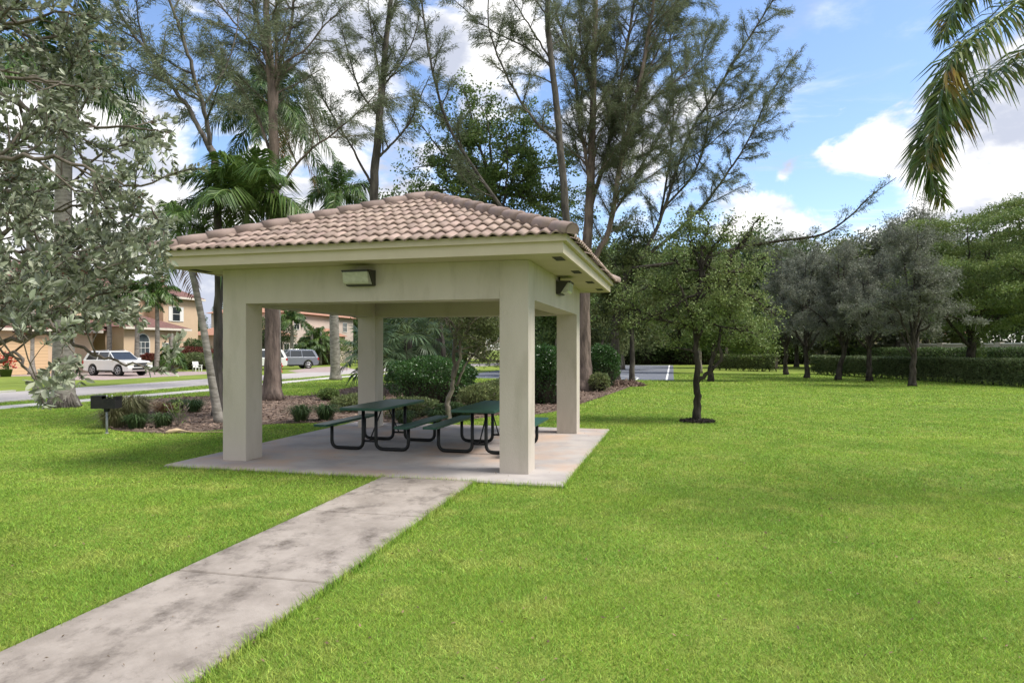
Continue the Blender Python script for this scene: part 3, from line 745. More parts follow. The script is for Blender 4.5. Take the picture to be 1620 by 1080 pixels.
# the long sparse low branch
t=Tree(61); th=bpy.data.objects['casuarina_tree.005']
p,r=t.limb(PP(Y-2,(1000,425),(1090,412),(1180,390),(1240,380),(1300,371),(1345,342),(1375,312),(1418,281),dy=-2),.10,.015,7)
c1=t.spawn([(p[10:],r[10:])],.32,.4,1.5,(20,50),.10,.12,.02,0,4,4); c2=t.spawn(c1,.2,.2,.5,(25,55),0,.12,.008,.1,3,3)
q,d=t.sample(c2+c1,.16,.4); mb=MB(); needles(mb,t.rng,q,d,10,.17,.024,.6,.2,.07)
lb=t.tb.build('limb',M['bark_dark'],th); mb.build('foliage',M['needle'],lb)

# --- broadleaf trees grown from blobs
def broadleaf(name,label,base,trunk,blobs,seed,leafm='leaf_mid',barkm='bark_grey',r0=.15,ln=.10,w=.055,n=9000,clump=.28,group=None,flat=.7,limbs=None,zb=.5,core=.0,cl_n=22,local=False):
    t=Tree(seed); rng=t.rng; th=thing(name,label,'tree',base,0,group)
    p,r=t.limb(trunk,r0,r0*.45,10,.015,flare=.4)
    tip=p[-1]; C_=[]
    vol=sum(b_[1]**2 for b_ in blobs)
    for c,rad in blobs:
        c=np.array(c,float); st_=p[int(len(p)*rng.uniform(.6,.95))-1]
        mid=st_*.45+c*.55+rng.normal(0,rad*.15,3); q,_=t.limb([st_,mid,c],r0*.38,.015,6,.02,keep=False)
        tw=t.spawn([(q[3:],np.full(len(q)-3,.03))],rad*.22,rad*.6,rad*1.15,(30,85),.05,.15,.018,0,4,3,taper=.2)
        tw2=t.spawn(tw,rad*.28,rad*.25,rad*.5,(30,70),.05,.15,.008,.3,3,2,taper=.2)
        pp,_=t.sample(tw+tw2,.25 if rad>1.2 else .15,.45)
        k=max(12,int(n*rad**2/vol/cl_n)); pp=pp[rng.integers(0,len(pp),k)]
        # shell points for an uneven outline
        k2=k//3; dd=rdir(rng,k2,.15); rr_=rad*(.62+.42*rng.random(k2)); rr_*=1+.22*np.sin(dd[:,0]*5+c[0]*9)*np.sin(dd[:,2]*6+c[2]*7); sh=c+dd*rr_[:,None]*np.array([1,1,flat])
        C_.append(np.concatenate([pp,sh]))
    C_=np.concatenate(C_); mb=MB(); leaves(mb,rng,C_,cl_n,clump,ln,w,zb,.6)
    for (pts,a,b_) in (limbs or []): t.limb(pts,a,b_,7,.01,keep=False)
    t.tb.build('trunk',M[barkm],th); mb.build('crown',M[leafm],th); return th
def blobs_px(lst,Y,k=1.):   # (px,py,rpx,dY)
    return [(P(a,b,Y+dy),r*(Y+dy)/F*k) for a,b,r,dy in lst]
# green broadleaf tree above the roof
b=root(800,618); Y=b[1]+3
b=np.array([P(800,600,Y)[0],Y,0])
broadleaf('broadleaf_tree','leafy mid green tree rising just behind the roof peak among the feathery trees',b,[b,P(795,450,Y),P(785,330,Y),P(775,260,Y)],
 blobs_px([(715,190,38,0),(655,265,34,1),(640,305,34,0),(610,320,26,1),(900,260,30,1),(905,310,34,1),(925,345,30,0),(880,350,34,-1),(760,165,40,1),(800,200,42,-1),(745,235,45,.5),(835,225,45,0),(855,275,42,1),(800,270,45,-1),(700,250,40,1),(690,300,35,0),(750,300,42,-1),(870,310,35,0),(770,330,40,1),(730,130,20,0),(840,180,28,1),(660,190,24,0)],Y),
 21,'leaf_mid','bark_grey',.2,.15,.08,25000,.15,flat=.9)
# young oak on the lawn
b=root(1103,667); Y=b[1]
broadleaf('oak_tree','young oak with dark trunk in a small ring of black mulch on the right lawn','oak' and b,[b,P(1103,620,Y),P(1102,575,Y),P(1100,530,Y),P(1108,450,Y),P(1110,390,Y)],
 blobs_px([(1090,370,38,0),(1125,400,40,.4),(1060,410,38,-.3),(1020,450,42,0),(1080,460,48,.6),(1140,455,48,-.5),(1190,480,34,.2),(1045,500,32,.5),(1110,505,34,-.4),(1165,520,34,.5),(1205,530,30,-.3),(1165,420,30,.8),(1120,350,20,0),(1085,335,14,.2),(1160,345,12,.2),(1185,372,13,.3),(1200,345,9,.3),(1215,405,12,.1),(985,475,20,.2),(1228,500,16,0),(1000,515,18,-.4),(1150,370,24,-.3),(1190,430,26,-.4),(1060,540,24,.5)],Y),
 22,'leaf_oak','bark_dark',.088,.07,.034,19000,.10,limbs=[([P(1104,603,Y),P(1122,588,Y-.1),P(1141,568,Y-.2),P(1138,545,Y-.2),P(1140,520,Y-.2)],.055,.03),([P(1102,560,Y),P(1085,552,Y),P(1062,550,Y+.2)],.03,.015),([P(1103,530,Y),P(1090,490,Y-.3),P(1070,440,Y-.4)],.06,.02),([P(1103,535,Y),P(1130,490,Y+.3),P(1160,440,Y+.4)],.06,.02)],cl_n=18)
b2=np.array([P(1000,600,34)[0],34,0]); Y=34
broadleaf('broadleaf_tree','loose leafy tree beside the massive trunk, reaching over the right slope of the roof',b2,[b2,P(1000,540,Y),P(995,480,Y),P(985,420,Y)],blobs_px([(955,395,28,0),(985,365,28,1),(1010,420,36,0),(950,450,30,-1),(985,470,38,0),(1030,390,30,1),(955,500,28,0),(1035,460,34,-1),(1000,515,30,0),(1045,510,26,1),(960,540,18,0),(1010,350,18,0)],Y),58,'leaf_olive','bark_grey',.14,.15,.075,15000,.17,flat=.9)
# mulch ring
mb=MB(); rng=np.random.default_rng(8); k=2600; a=rng.uniform(0,2*PI,k); r=np.sqrt(rng.random(k))*.42
x=b[0]+r*np.cos(a); y=b[1]+r*np.sin(a); dd=rdir(rng,k); dd[:,2]*=.3
leafquads(mb,np.stack([x,y,.02+.07*(1-(r/.42)**2)*rng.random(k)],1),dd,rdir(rng,k,1.3),rng.uniform(.03,.09,k),rng.uniform(.012,.03,k))
mb.add([(b[0]+.4*math.cos(q),b[1]+.4*math.sin(q),.012) for q in np.linspace(0,2*PI,20)[:-1]],[tuple(range(19))])
struct(mb.build('mulch_ring',M['bark_dark']),'stuff','ring of black mulch round the young oak','mulch')

# ------------------------------------------------------------------ palms
def frond(mb,st_,path,ll,n,w,rng,droop=.35,fwd=.55,plum=.0,s0=.12,stem=.02,jit=.08):
    """pinnate leaf along a path"""
    p=catmull(path,8); k=len(p); st_.tube(p,np.linspace(stem,stem*.25,k),6,cap=False)
    t=np.linspace(s0,.995,n); x=t*(k-1); i=np.minimum(x.astype(int),k-2); f=(x-i)[:,None]
    pos=p[i]+(p[i+1]-p[i])*f; d=nrm(p[i+1]-p[i])
    side=nrm(np.cross(d,UP)+1e-6); upn=np.cross(side,d)
    prof=np.clip(np.sin(PI*(t*.86+.12)),.12,1)**.6
    for sg in (-1,1):
        for rep in range(1 if not plum else 2):
            el=rng.normal(0,.18,n)+ (rng.uniform(-plum,plum,n) if plum else .15)
            dd=nrm(side*sg*np.cos(el)[:,None]+upn*np.sin(el)[:,None]+d*(fwd+.5*t[:,None])+rng.normal(0,jit,(n,3)))
            l=(ll*prof*rng.uniform(.85,1.1,n))[:,None]
            m1=pos+dd*l*.5-UP*l*droop*.15; tip=pos+dd*l-UP*l*droop
            b=nrm(np.cross(dd,upn+rng.normal(0,.3,(n,3))))*w*.5
            v=np.stack([pos+b*.35,m1+b,tip,m1-b,pos-b*.35],1)
            mb.add(v.reshape(-1,3),np.arange(n*5).reshape(-1,5))
def arcfrond(c,az,el,ln,sag,k=5):
    h=np.array([math.cos(az),math.sin(az),0]); pts=[]
    for t in np.linspace(0,1,k):
        pts.append(c+h*ln*math.cos(el)*t*(1-.12*t)+UP*(ln*math.sin(el)*t-sag*ln*t**2.2))
    return pts
def palm(name,label,base,trunk,r0,r1,flen,ll,nf,seed,leafm='frond',nl=46,w=.03,shaft=.7,group=None,droop=.35,plum=0.,bulge=0,local=False,dead=0,sag=(.35,.8),rings=True,elr=(-15,70)):
    rng=np.random.default_rng(seed); th=thing(name,label,'palm tree',base,0,group)
    p=catmull(trunk,8); t=np.linspace(0,1,len(p)); r=r0+(r1-r0)*t+bulge*np.exp(-((t-.45)/.2)**2)
    r=r*(1+.35*np.exp(-t*14)); tb=MB(); W=not local; tb.tube(p,r,14)
    tb.build('trunk',M['palm_bark'],th,W); top=p[-1]; dt=nrm(p[-1]-p[-3])
    if shaft:
        sb=MB(); q=np.array([top+dt*x for x in np.linspace(-.05,shaft,6)]); sb.tube(q,[r1*1.05,r1*1.25,r1*1.15,r1*.95,r1*.75,r1*.45],12); sb.build('crownshaft',M['crownshaft'],th,W)
    c=top+dt*shaft*.85; mb=MB(); sm=MB()
    for i in range(nf):
        az=i*2.39996+rng.uniform(-.2,.2); el=math.radians(elr[0]+(elr[1]-elr[0])*(i+.5)/nf+rng.uniform(-6,6)); ln=flen*rng.uniform(.85,1.1)
        frond(mb,sm,arcfrond(c,az,el,ln,rng.uniform(*sag)*(.65 if el>.8 else 1)),ll,nl,w,rng,droop,plum=plum,stem=.02*flen/2)
    cr=mb.build('fronds',M[leafm],th,W); sm.build('frond_stem',M['crownshaft'],cr,W)
    if dead:
        db=MB(); ds=MB()
        for i in range(dead): frond(db,ds,arcfrond(c-dt*.3,rng.uniform(0,6.3),-.5,flen*.8,.6),ll*.8,nl//2,w,rng,.6)
        db.build('dead_fronds',M['frond_dead'],th,W)
    return th
Y=G(347,669)[1]; b=G(347,669)
palm('palm_tree','slender leaning grey palm left of the pavilion, dark fronds drooping over the roof corner',b,[b,P(335,600,Y),P(322,520,Y),P(306,440,Y),P(294,400,Y),P(289,385,Y)],.10,.055,1.5,.52,17,31,'frond',48,.028,.45,'palms beside the pavilion roof',droop=.6,sag=(.5,1.0),dead=1)
b=G(380,662); Y=b[1]
palm('palm_tree','bright green palm with full arching fronds rising right behind the left end of the roof',b,[b,P(384,560,Y),P(388,460,Y),P(390,362,Y)],.11,.07,2.5,.85,26,32,'frond_b',80,.036,.55,'palms beside the pavilion roof',droop=.6,sag=(.3,.9),elr=(12,92))
b=G(452,612); Y=b[1]
b=np.array([P(437,600,31)[0],31,0])
palm('royal_palm','tall royal palm whose dark crown hangs among the feathery trees above the bright palm',b,[b,P(437,400,31),P(432,250,31),P(428,200,31)],.2,.12,3.8,.8,20,33,'frond',60,.05,1.1,'royal palms',droop=.6,plum=.9,sag=(.4,.9),dead=2)
b=G(531,601); Y=b[1]
palm('royal_palm','smooth grey royal palm trunk on the far verge framed between the left pillars',b,[b,P(530,560,Y),P(528,450,Y),P(534,335,Y)],.30,.15,3.0,.8,13,34,'frond',46,.07,1.2,'royal palms',droop=.5,plum=.9,bulge=.04)
b=G(101,644); Y=b[1]
palm('royal_palm','stout royal palm trunk with rooty mossy base on the lawn behind the grill',b,[b,P(100,600,Y),P(101,480,Y),P(100,330,Y),P(104,160,Y)],.34,.2,3.0,.8,14,35,'frond',60,.05,1.1,'royal palms',droop=.6,plum=.9,bulge=0)
tb=MB(); rng=np.random.default_rng(3)
for i in range(60):
    a=rng.uniform(0,2*PI); h=rng.uniform(.15,.5); q=b+np.array([math.cos(a),math.sin(a),0])*.33
    tb.tube([q+UP*h-np.array([math.cos(a),math.sin(a),0])*.03,q+np.array([math.cos(a),math.sin(a),0])*.06+UP*h*.5,q+np.array([math.cos(a),math.sin(a),0])*rng.uniform(.1,.18)],[.035,.045,.03],6)
tb.build('root_mass',M['bark_grey'],bpy.data.objects['royal_palm.002'])
b=G(44,592); Y=b[1]
palm('royal_palm','royal palm with pale trunk in a mulch circle in front of the tan garage',b,[b,P(46,540,Y),P(48,480,Y),P(47,330,Y)],.42,.2,3.4,.9,13,36,'frond',40,.09,1.4,'royal palms',droop=.5,plum=.9)
# palm off frame to the right with fronds hanging in
Yp=7.6; b=np.array([7.6,7.9,0]); cpt=np.array([7.35,7.8,6.0])
th=thing('foxtail_palm','near palm at the right edge whose yellow tipped fronds hang into the sky','palm tree',b)
tb=MB(); tb.tube(catmull([b,b+UP*2+UD*.05,b+UP*4.0,cpt-UP*.9],8),.12,14); tb.build('trunk',M['palm_bark'],th)
tb=MB(); tb.tube([cpt-UP*.95,cpt-UP*.5,cpt],[.12,.13,.07],12); tb.build('crownshaft',M['crownshaft'],th)
rng=np.random.default_rng(37)
traced=[([cpt,P(1720,-120,7.6),P(1640,-75,7.3),P(1575,-45,7.1),P(1520,-5,7.0),P(1490,60,6.9)],.46,120),
 ([cpt,P(1690,30,7.75),P(1620,85,7.6),P(1550,130,7.4),P(1506,167,7.25),P(1476,207,7.15),P(1466,259,7.1),P(1493,322,7.1)],.46,150),
 ([cpt,P(1700,-60,7.4),P(1620,-5,7.0),P(1560,40,6.8),P(1508,90,6.7),P(1490,150,6.65),P(1478,215,6.6)],.42,120),
 ([cpt,P(1740,200,7.7),P(1690,300,7.6),P(1665,380,7.5),P(1655,450,7.5)],.42,90)]
for pts,l_,n_l in traced:
    mb=MB(); sm=MB(); frond(mb,sm,pts,l_,n_l,.026,rng,.45,.5,plum=.75,stem=.022,jit=.12)
    cr=mb.build('frond',M['frond_y'],th); sm.build('frond_stem',M['crownshaft'],cr)
for az,el in [(.2,.5),(-.8,.3),(.9,.2),(1.6,.8),(-.2,.9)]:
    mb=MB(); sm=MB(); frond(mb,sm,arcfrond(cpt,az,el,2.4,.6),.42,70,.026,rng,.45,.5,plum=.75,stem=.022)
    cr=mb.build('frond',M['frond_y'],th); sm.build('frond_stem',M['crownshaft'],cr)

# fan palms
def fanpalm(label,base,c,nf,R_,seed):
    rng=np.random.default_rng(seed); th=thing('fan_palm',label,'palm tree',base,0,'fan palms behind the pavilion')
    tb=MB(); tb.tube(catmull([base,base*.5+c*.5,c-UP*.15],6),[.17]*len(catmull([base,base*.5+c*.5,c],6)),12); tb.build('trunk',M['bark_grey'],th)
    mb=MB(); sm=MB()
    for i in range(nf):
        az=i*2.39996; el=math.radians(-45+120*(i+.5)/nf); h=np.array([math.cos(az)*math.cos(el),math.sin(az)*math.cos(el),math.sin(el)])
        pl_=R_*rng.uniform(.7,1.1); hub=c+h*pl_-UP*.1*pl_; sm.tube([c,c+h*pl_*.5,hub],[.018,.014,.01],5,cap=False)
        ax=nrm(h-UP*.35); sd=nrm(np.cross(ax,UP)); nb=30; a=np.linspace(-2.3,2.3,nb)
        un=np.cross(sd,ax)
        d=nrm(ax*np.cos(a)[:,None]+sd*np.sin(a)[:,None]-un*.18*np.abs(np.sin(a))[:,None]+rng.normal(0,.05,(nb,3)))
        l=(R_*.75*(1-.25*np.abs(a)/2.3)*rng.uniform(.9,1.1,nb))[:,None]; bb=nrm(np.cross(d,un))*.028
        tip=hub+d*l-UP*.22*l; m1=hub+d*l*.55
        v=np.stack([hub+d*.02,m1+bb,tip,m1-bb],1); mb.add(v.reshape(-1,3),np.arange(nb*4).reshape(-1,4))
    cr=mb.build('fronds',M['frond_fan'],th); sm.build('frond_stem',M['crownshaft'],cr)
fanpalm('fan palm with spiky leaves partly hidden behind the left back pillar',P(597,612,25)*np.array([1,1,0]),P(590,556,25),20,1.0,41)
fanpalm('fan palm with stiff grey green leaves in the middle above the round clipped shrub',P(648,612,27)*np.array([1,1,0]),P(645,528,27),26,1.15,42)
fanpalm('small fan palm at the right of the fan palm pair, above the round clipped shrub',P(690,612,30)*np.array([1,1,0]),P(690,530,30),20,1.1,43)

# ------------------------------------------------------------------ near silver-leaved tree at the left edge
poly=[(-400,-300),(190,-300),(205,0),(205,70),(190,110),(215,150),(285,195),(300,235),(348,250),(345,285),(255,300),(280,345),(290,375),(268,430),(240,455),(225,470),(285,520),(295,595),(215,610),(130,620),(95,660),(60,650),(40,610),(-10,580),(-400,620)]
t=Tree(51); rng=t.rng; b=np.array([-6.2,5.6,0.])
def sfil(q):
    if q[1]<2.6: return False
    if math.sin(3.3*q[0]+1.1)*math.sin(3.0*q[2]+.5)+.6*math.sin(6.1*q[2]+q[0]*4)*math.sin(5.3*q[0]+2*q[1])>.62: return False
    a_,b_=q[0]/q[1]*F+810., HY-(q[2]-H)/q[1]*F
    if -60<a_<84 and 522<b_<604: return False
    if 138<a_<236 and 520<b_<603: return False
    if 236<=a_<262 and 470<b_<560: return False
    if 78<a_<118 and 300<b_<352: return False
    return bool(inpoly(np.array([q[0]/q[1]*F+810.]),np.array([HY-(q[2]-H)/q[1]*F]),poly)[0])
t.filt=sfil
M['bark_silver']=bark('bark_silver_twig',(.17,.145,.12),(.09,.075,.06),9)
th=thing('silver_buttonwood','large near tree at the left edge with silvery oval leaves and drooping twigs','tree',b)
t.limb([b,b+np.array([.1,0,1.0]),b+np.array([.3,-.1,1.9]),b+np.array([.2,0,3.2]),b+np.array([.4,.1,4.8])],.16,.05,12,.02,flare=.3)
f1=b+np.array([.3,-.1,1.9]); f2=b+np.array([.2,0,3.0]); f0=b+np.array([.1,0,1.1])
B_=[(f1,[(-60,520,5.2),(40,505,4.8),(90,495,4.6),(150,470,4.5),(205,450,4.4)]),(f1,[(-60,480,5.2),(60,420,5.0),(150,380,4.8),(230,330,4.6),(262,372,4.6)]),
 (f2,[(-60,300,5.3),(80,300,5.2),(170,240,5.2),(245,215,5.0)]),(f2,[(-60,150,5.3),(60,180,5.1),(140,200,4.9),(230,205,4.8),(270,210,4.8)]),
 (f2,[(-60,60,5.3),(60,60,5.2),(130,60,5.1),(190,70,5.1)]),(f2,[(-80,-60,5.3),(40,-10,5.2),(120,-30,5.2),(190,0,5.2)]),
 (f0,[(-80,560,5.0),(20,540,4.7),(90,530,4.5),(150,560,4.4),(200,575,4.3),(270,588,4.2)]),(f0,[(-80,545,4.6),(40,500,4.0),(100,530,3.8),(130,600,3.7)]),
 (f1,[(-80,420,4.6),(0,400,4.2),(90,400,4.0),(170,430,3.9)]),(f2,[(-80,280,4.4),(20,250,4.2),(120,260,4.2),(200,290,4.2),(320,266,4.2)]),
 (f2,[(-80,100,4.3),(0,120,4.3),(90,130,4.3),(150,150,4.3)]),(f1,[(-80,340,5.8),(60,340,5.7),(160,320,5.6),(225,385,5.5)]),
 (f1,[(-80,470,5.8),(30,450,5.7),(130,430,5.6),(200,500,5.5)]),(f2,[(-80,10,4.8),(10,40,4.8),(90,20,4.8),(160,30,4.8)]),
 (f0,[(-60,600,3.9),(20,560,3.5),(55,600,3.2),(70,640,3.0)])]
fol=[]; tips=[]
for st_,pp in B_:
    p,r=t.limb([st_]+[P(*q) for q in pp],.030 if pp[-1][1]<590 else .016,.004,7,.012,.6,keep=False); fol.append((p[5:],r[5:]))
    tips.append((p[-7:],r[-7:]))
c1=t.spawn(fol,.125,.35,.95,(25,70),.0,.14,.013,0,5,4,taper=.35)
c2=t.spawn(c1,.10,.15,.38,(25,60),.02,.16,.006,.1,4,3,taper=.3)
tw=c2+c1+tips
# rosettes of leaves along twig ends
mb=MB()
pts,ds=t.sample(tw,.055,.45)
k=6; c=np.repeat(pts,k,0); dd=np.repeat(ds,k,0); n=len(c)
per=rng.normal(size=(n,3)); per=nrm(per-dd*np.sum(per*dd,1,keepdims=True)); sp=rng.uniform(.5,1.3,n)[:,None]
ax=nrm(dd*1.0+per*sp+UP*.12); nn=nrm(dd-ax*.5+rng.normal(0,.25,(n,3))); l=rng.uniform(.03,.066,n)[:,None]
bs=nrm(np.cross(ax,nn)); wd=l*.21; un=np.cross(bs,ax); cc_=c+rng.normal(0,.006,(n,3))
v=np.stack([cc_, cc_+ax*l*.4+bs*wd+un*l*.06, cc_+ax*l*.78+bs*wd*.75+un*l*.04, cc_+ax*l-un*l*.04, cc_+ax*l*.78-bs*wd*.75+un*l*.04, cc_+ax*l*.4-bs*wd+un*l*.06, cc_+ax*l*.5-un*l*.03],1)
fb=np.array([(0,1,6),(1,2,6),(2,3,6),(3,4,6),(4,5,6),(5,0,6)]); f=(np.arange(n)[:,None,None]*7+fb[None]).reshape(-1,3)
mb.add(v.reshape(-1,3),f,True)
t.tb.build('trunk',M['bark_silver'],th); mb.build('crown',M['leaf_silver'],th)
mb=MB(); ii=rng.integers(0,len(pts),260); 
for q in pts[ii]: 
    leafquads(mb,np.repeat(q[None],8,0)+rng.normal(0,.012,(8,3)),rdir(rng,8),rdir(rng,8),np.full(8,.018),np.full(8,.014))
mb.build('seed_cones',M['leaf_silver_brown'],th)
print('silver leaves',n)

# ------------------------------------------------------------------ shrubs, hedges, border plants
def shrub(name,label,c,rad,n,seed,leafm='leaf_hedge',ln=.07,w=.035,cat='shrub',group=None,box=None,inner=.75):
    """c=(x,y,0) base; rad=(rx,ry,h)"""
    rng=np.random.default_rng(seed); th=thing(name,label,cat,c,0,group); c=np.asarray(c,float)
    d=rdir(rng,n,.25); d[:,2]=np.abs(d[:,2])*np.where(rng.random(n)<.8,1,-.6)
    rr=1-rng.random(n)**2.2*(1-inner*.6); e=2.6
    s=(np.abs(d[:,0])**e+np.abs(d[:,1])**e+np.abs(d[:,2])**e)**(-1/e)
    lump=1+.07*np.sin(d[:,0]*7+seed)*np.sin(d[:,1]*6+2*seed)+.05*np.sin(d[:,2]*9+d[:,0]*5)+rng.normal(0,.02,n)
    pos=d*(s*rr*lump)[:,None]*np.array([rad[0],rad[1],rad[2]*.5])+np.array([0,0,rad[2]*.52]); pos[:,2]=np.maximum(pos[:,2],.03)
    mb=MB(); leafquads(mb,pos+c,nrm(d*.6+rng.normal(0,.6,(n,3))+UP*.2),nrm(d+rng.normal(0,.6,(n,3))),rng.uniform(.7,1.3,n)*ln,rng.uniform(.7,1.3,n)*w)
    mb.build('foliage',M[leafm],th)
    tb=MB()
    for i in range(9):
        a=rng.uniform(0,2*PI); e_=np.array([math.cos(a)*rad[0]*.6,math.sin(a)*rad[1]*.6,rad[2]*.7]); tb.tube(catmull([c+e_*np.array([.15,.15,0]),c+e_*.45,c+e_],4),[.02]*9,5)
    # solid dark core stands in for the shade inside the foliage
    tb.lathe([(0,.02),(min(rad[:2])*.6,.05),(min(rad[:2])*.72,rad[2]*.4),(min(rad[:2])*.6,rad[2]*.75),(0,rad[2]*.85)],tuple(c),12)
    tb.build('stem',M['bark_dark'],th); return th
def gp(px,py): return G(px,py)
def shr(px0,px1,pytop,pybase,depth=1.,**k):
    b=G((px0+px1)/2,pybase); rx=(px1-px0)/2/F*b[1]; h=H-(pytop-HY)/F*b[1]
    return dict(c=b+np.array([0,rx*depth*.6,0]),rad=(rx,rx*depth,h))
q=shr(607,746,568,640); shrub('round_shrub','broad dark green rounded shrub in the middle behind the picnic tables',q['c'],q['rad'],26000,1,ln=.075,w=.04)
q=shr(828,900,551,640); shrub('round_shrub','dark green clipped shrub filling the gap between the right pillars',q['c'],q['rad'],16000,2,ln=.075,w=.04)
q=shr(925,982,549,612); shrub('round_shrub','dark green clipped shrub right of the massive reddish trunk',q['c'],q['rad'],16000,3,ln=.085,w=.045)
q=shr(934,965,592,620); shrub('low_shrub','small pale green shrub at the foot of the massive reddish trunk',q['c'],q['rad'],1500,4,'leaf_olive',.1,.05)
q=shr(725,800,612,655); shrub('low_shrub','loose grey green low shrub right of the forked pale stemmed tree',q['c'],q['rad'],6500,5,'leaf_olive',.08,.03,inner=.4)
q=shr(690,735,640,662,.8); shrub('low_shrub','low dark shrub just behind the far end of the left picnic table',q['c'],q['rad'],3500,6,'leaf_dark',.07,.03,inner=.4)
q=shr(765,835,602,640); shrub('low_shrub','loose light green bush seen just left of the right front pillar',q['c'],q['rad'],5000,7,'leaf_olive',.08,.035,inner=.4)
q=shr(503,532,617,634); shrub('low_shrub','small rounded dark green bush at the back edge of the mulch bed',q['c'],q['rad'],2500,8,'leaf_mid',.08,.035,inner=.5)
q=shr(520,600,628,652); shrub('low_shrub','spreading mixed low bush left of the left back pillar',q['c'],q['rad'],5000,9,'leaf_olive',.09,.03,inner=.3)
q=shr(600,690,634,662); shrub('low_shrub','low grey green growth right of the left back pillar under the round shrub',q['c'],q['rad'],5000,10,'leaf_olive',.09,.03,inner=.3)
def tuft(name,label,c,n,h,spread,seed,m='lirio',w=.014,group=None,lean=.6):
    rng=np.random.default_rng(seed); a=rng.uniform(0,2*PI,n); out=np.stack([np.cos(a),np.sin(a),0*a],1)
    b=np.asarray(c)+out*(rng.random(n)*spread*.35)[:,None]; ln=rng.uniform(.6,1.1,n)*h; le=rng.uniform(.1,1.,n)*lean*1.6
    mid=b+out*(ln*le*.35)[:,None]+UP*(ln*.75)[:,None]; tip=b+out*(ln*le)[:,None]+UP*(ln*(.95-.45*le))[:,None]
    s=np.stack([-np.sin(a),np.cos(a),0*a],1)*w*.5; mb=MB(); v=np.stack([b+s*.6,mid+s,tip,mid-s,b-s*.6],1); mb.add(v.reshape(-1,3),np.arange(n*5).reshape(-1,5))
    o=mb.build(name,M[m],None,origin=c); tag(o,label,'plant',group); return o
TG='strappy border grass clumps in the mulch bed'
tl=[('left one of the dark strappy clumps beside the left picnic table',476,667,.5,.4,420),('dark strappy clump touching the left picnic table bench',515,665,.5,.42,420),
('dark strappy clump between the picnic tables in the bed',690,668,.42,.35,350),('dark strappy clump below the round shrub near the table legs',640,672,.42,.35,350),
('dark green clump right of the grill in front of the bushy dry grass',216,678,.42,.4,380),('dark green clump near the front left edge of the mulch bed',258,676,.42,.45,380),
('left dark clump in the pair at the back of the mulch bed',281,650,.42,.4,300),('right dark clump in the pair at the back of the mulch bed',307,652,.45,.45,380),
('dark strappy clump against the forked pale stem',735,664,.4,.35,300)]
for i,(lb_,px,py,h,sp,n) in enumerate(tl): tuft('border_grass',lb_,G(px,py),n,h,sp*1.2,100+i,group=TG,lean=.75)
tuft('ornamental_grass','tall bushy dry green grass just right of the grill',G(203,674),1500,.85,1.0,120,'brown_grass',.012,lean=.6)
tuft('ornamental_grass','lower brownish part of wispy grass at the left tip of the mulch bed',G(180,676),500,.5,.7,121,'brown_grass',.012,lean=.8)
tuft('dead_grass_clump','flattened pale brown dead clump in the middle of the left mulch bed',G(262,652),500,.35,.9,122,'frond_dead',.012,lean=1.)
# small upright plant
mb=MB(); bq=G(281,676); rng=np.random.default_rng(9); th=thing('young_plant','small branching green seedling near the fallen palm sheath','plant',bq)
for k_ in range(7):
    a=rng.uniform(0,6.28); e_=bq+np.array([math.cos(a)*.25,math.sin(a)*.25,rng.uniform(.35,.6)]); mb.tube(catmull([bq,bq*.6+e_*.4+UP*.05,e_],4),.008,5)
    lf=MB()
mb.build('stem',M['bark_pale'],th); lf=MB(); leaves(lf,rng,np.array([bq+UP*z+np.array([rng.normal(0,.12),rng.normal(0,.1),0]) for z in np.linspace(.25,.6,14)]),9,.06,.10,.03); lf.build('foliage',M['leaf_bright'],th)
# fallen palm sheath
bq=G(272,686); mb=MB(); p=catmull([bq+np.array([-.14,0,.03]),bq+UP*.05+np.array([0,.02,0]),bq+np.array([.14,.05,.07]),bq+np.array([.4,.1,.03]),bq+np.array([1.1,.12,.03])],5)
mb.tube(p,np.interp(np.linspace(0,1,len(p)),[0,.15,.4,.6,1],[.02,.05,.05,.015,.008]),8); tag(mb.build('fallen_palm_frond',M['husk'],None,origin=bq),'pale dry fallen palm sheath on the grass at the front edge of the mulch bed','palm frond')
# forked pale-stem tree behind tables
b=G(711,668); Y=b[1]
broadleaf('weeping_tree','small tree with forked twisting pale stem behind the picnic tables',b,[b,P(708,640,Y),P(716,610,Y),P(718,570,Y),P(720,530,Y),P(735,495,Y)],
 blobs_px([(755,520,32,.3),(775,560,26,.5),(795,500,36,0),(740,470,34,0),(700,480,30,.6),(815,540,26,.3),(770,470,34,-.3),(800,575,16,.5)],Y),52,'leaf_olive','bark_pale',.065,.075,.022,8000,.13,
 limbs=[([P(722,610,Y),P(735,580,Y),P(760,545,Y+.2),P(790,500,Y+.2)],.035,.015),([P(717,600,Y),P(728,560,Y-.1),P(722,520,Y-.1),P(690,490,Y)],.045,.02)],group=None)
# second thin stem tree near x=700
b=G(703,618); Y=b[1]
broadleaf('slender_tree','slender grey stemmed tree behind the round shrub, left of the forked stem',b,[b,P(702,570,Y),P(698,520,Y),P(694,470,Y),P(690,420,Y)],blobs_px([(690,400,40,0),(720,430,35,1),(660,430,34,0),(740,490,26,1)],Y),53,'leaf_mid','bark_grey',.13,.14,.07,9000,.25)

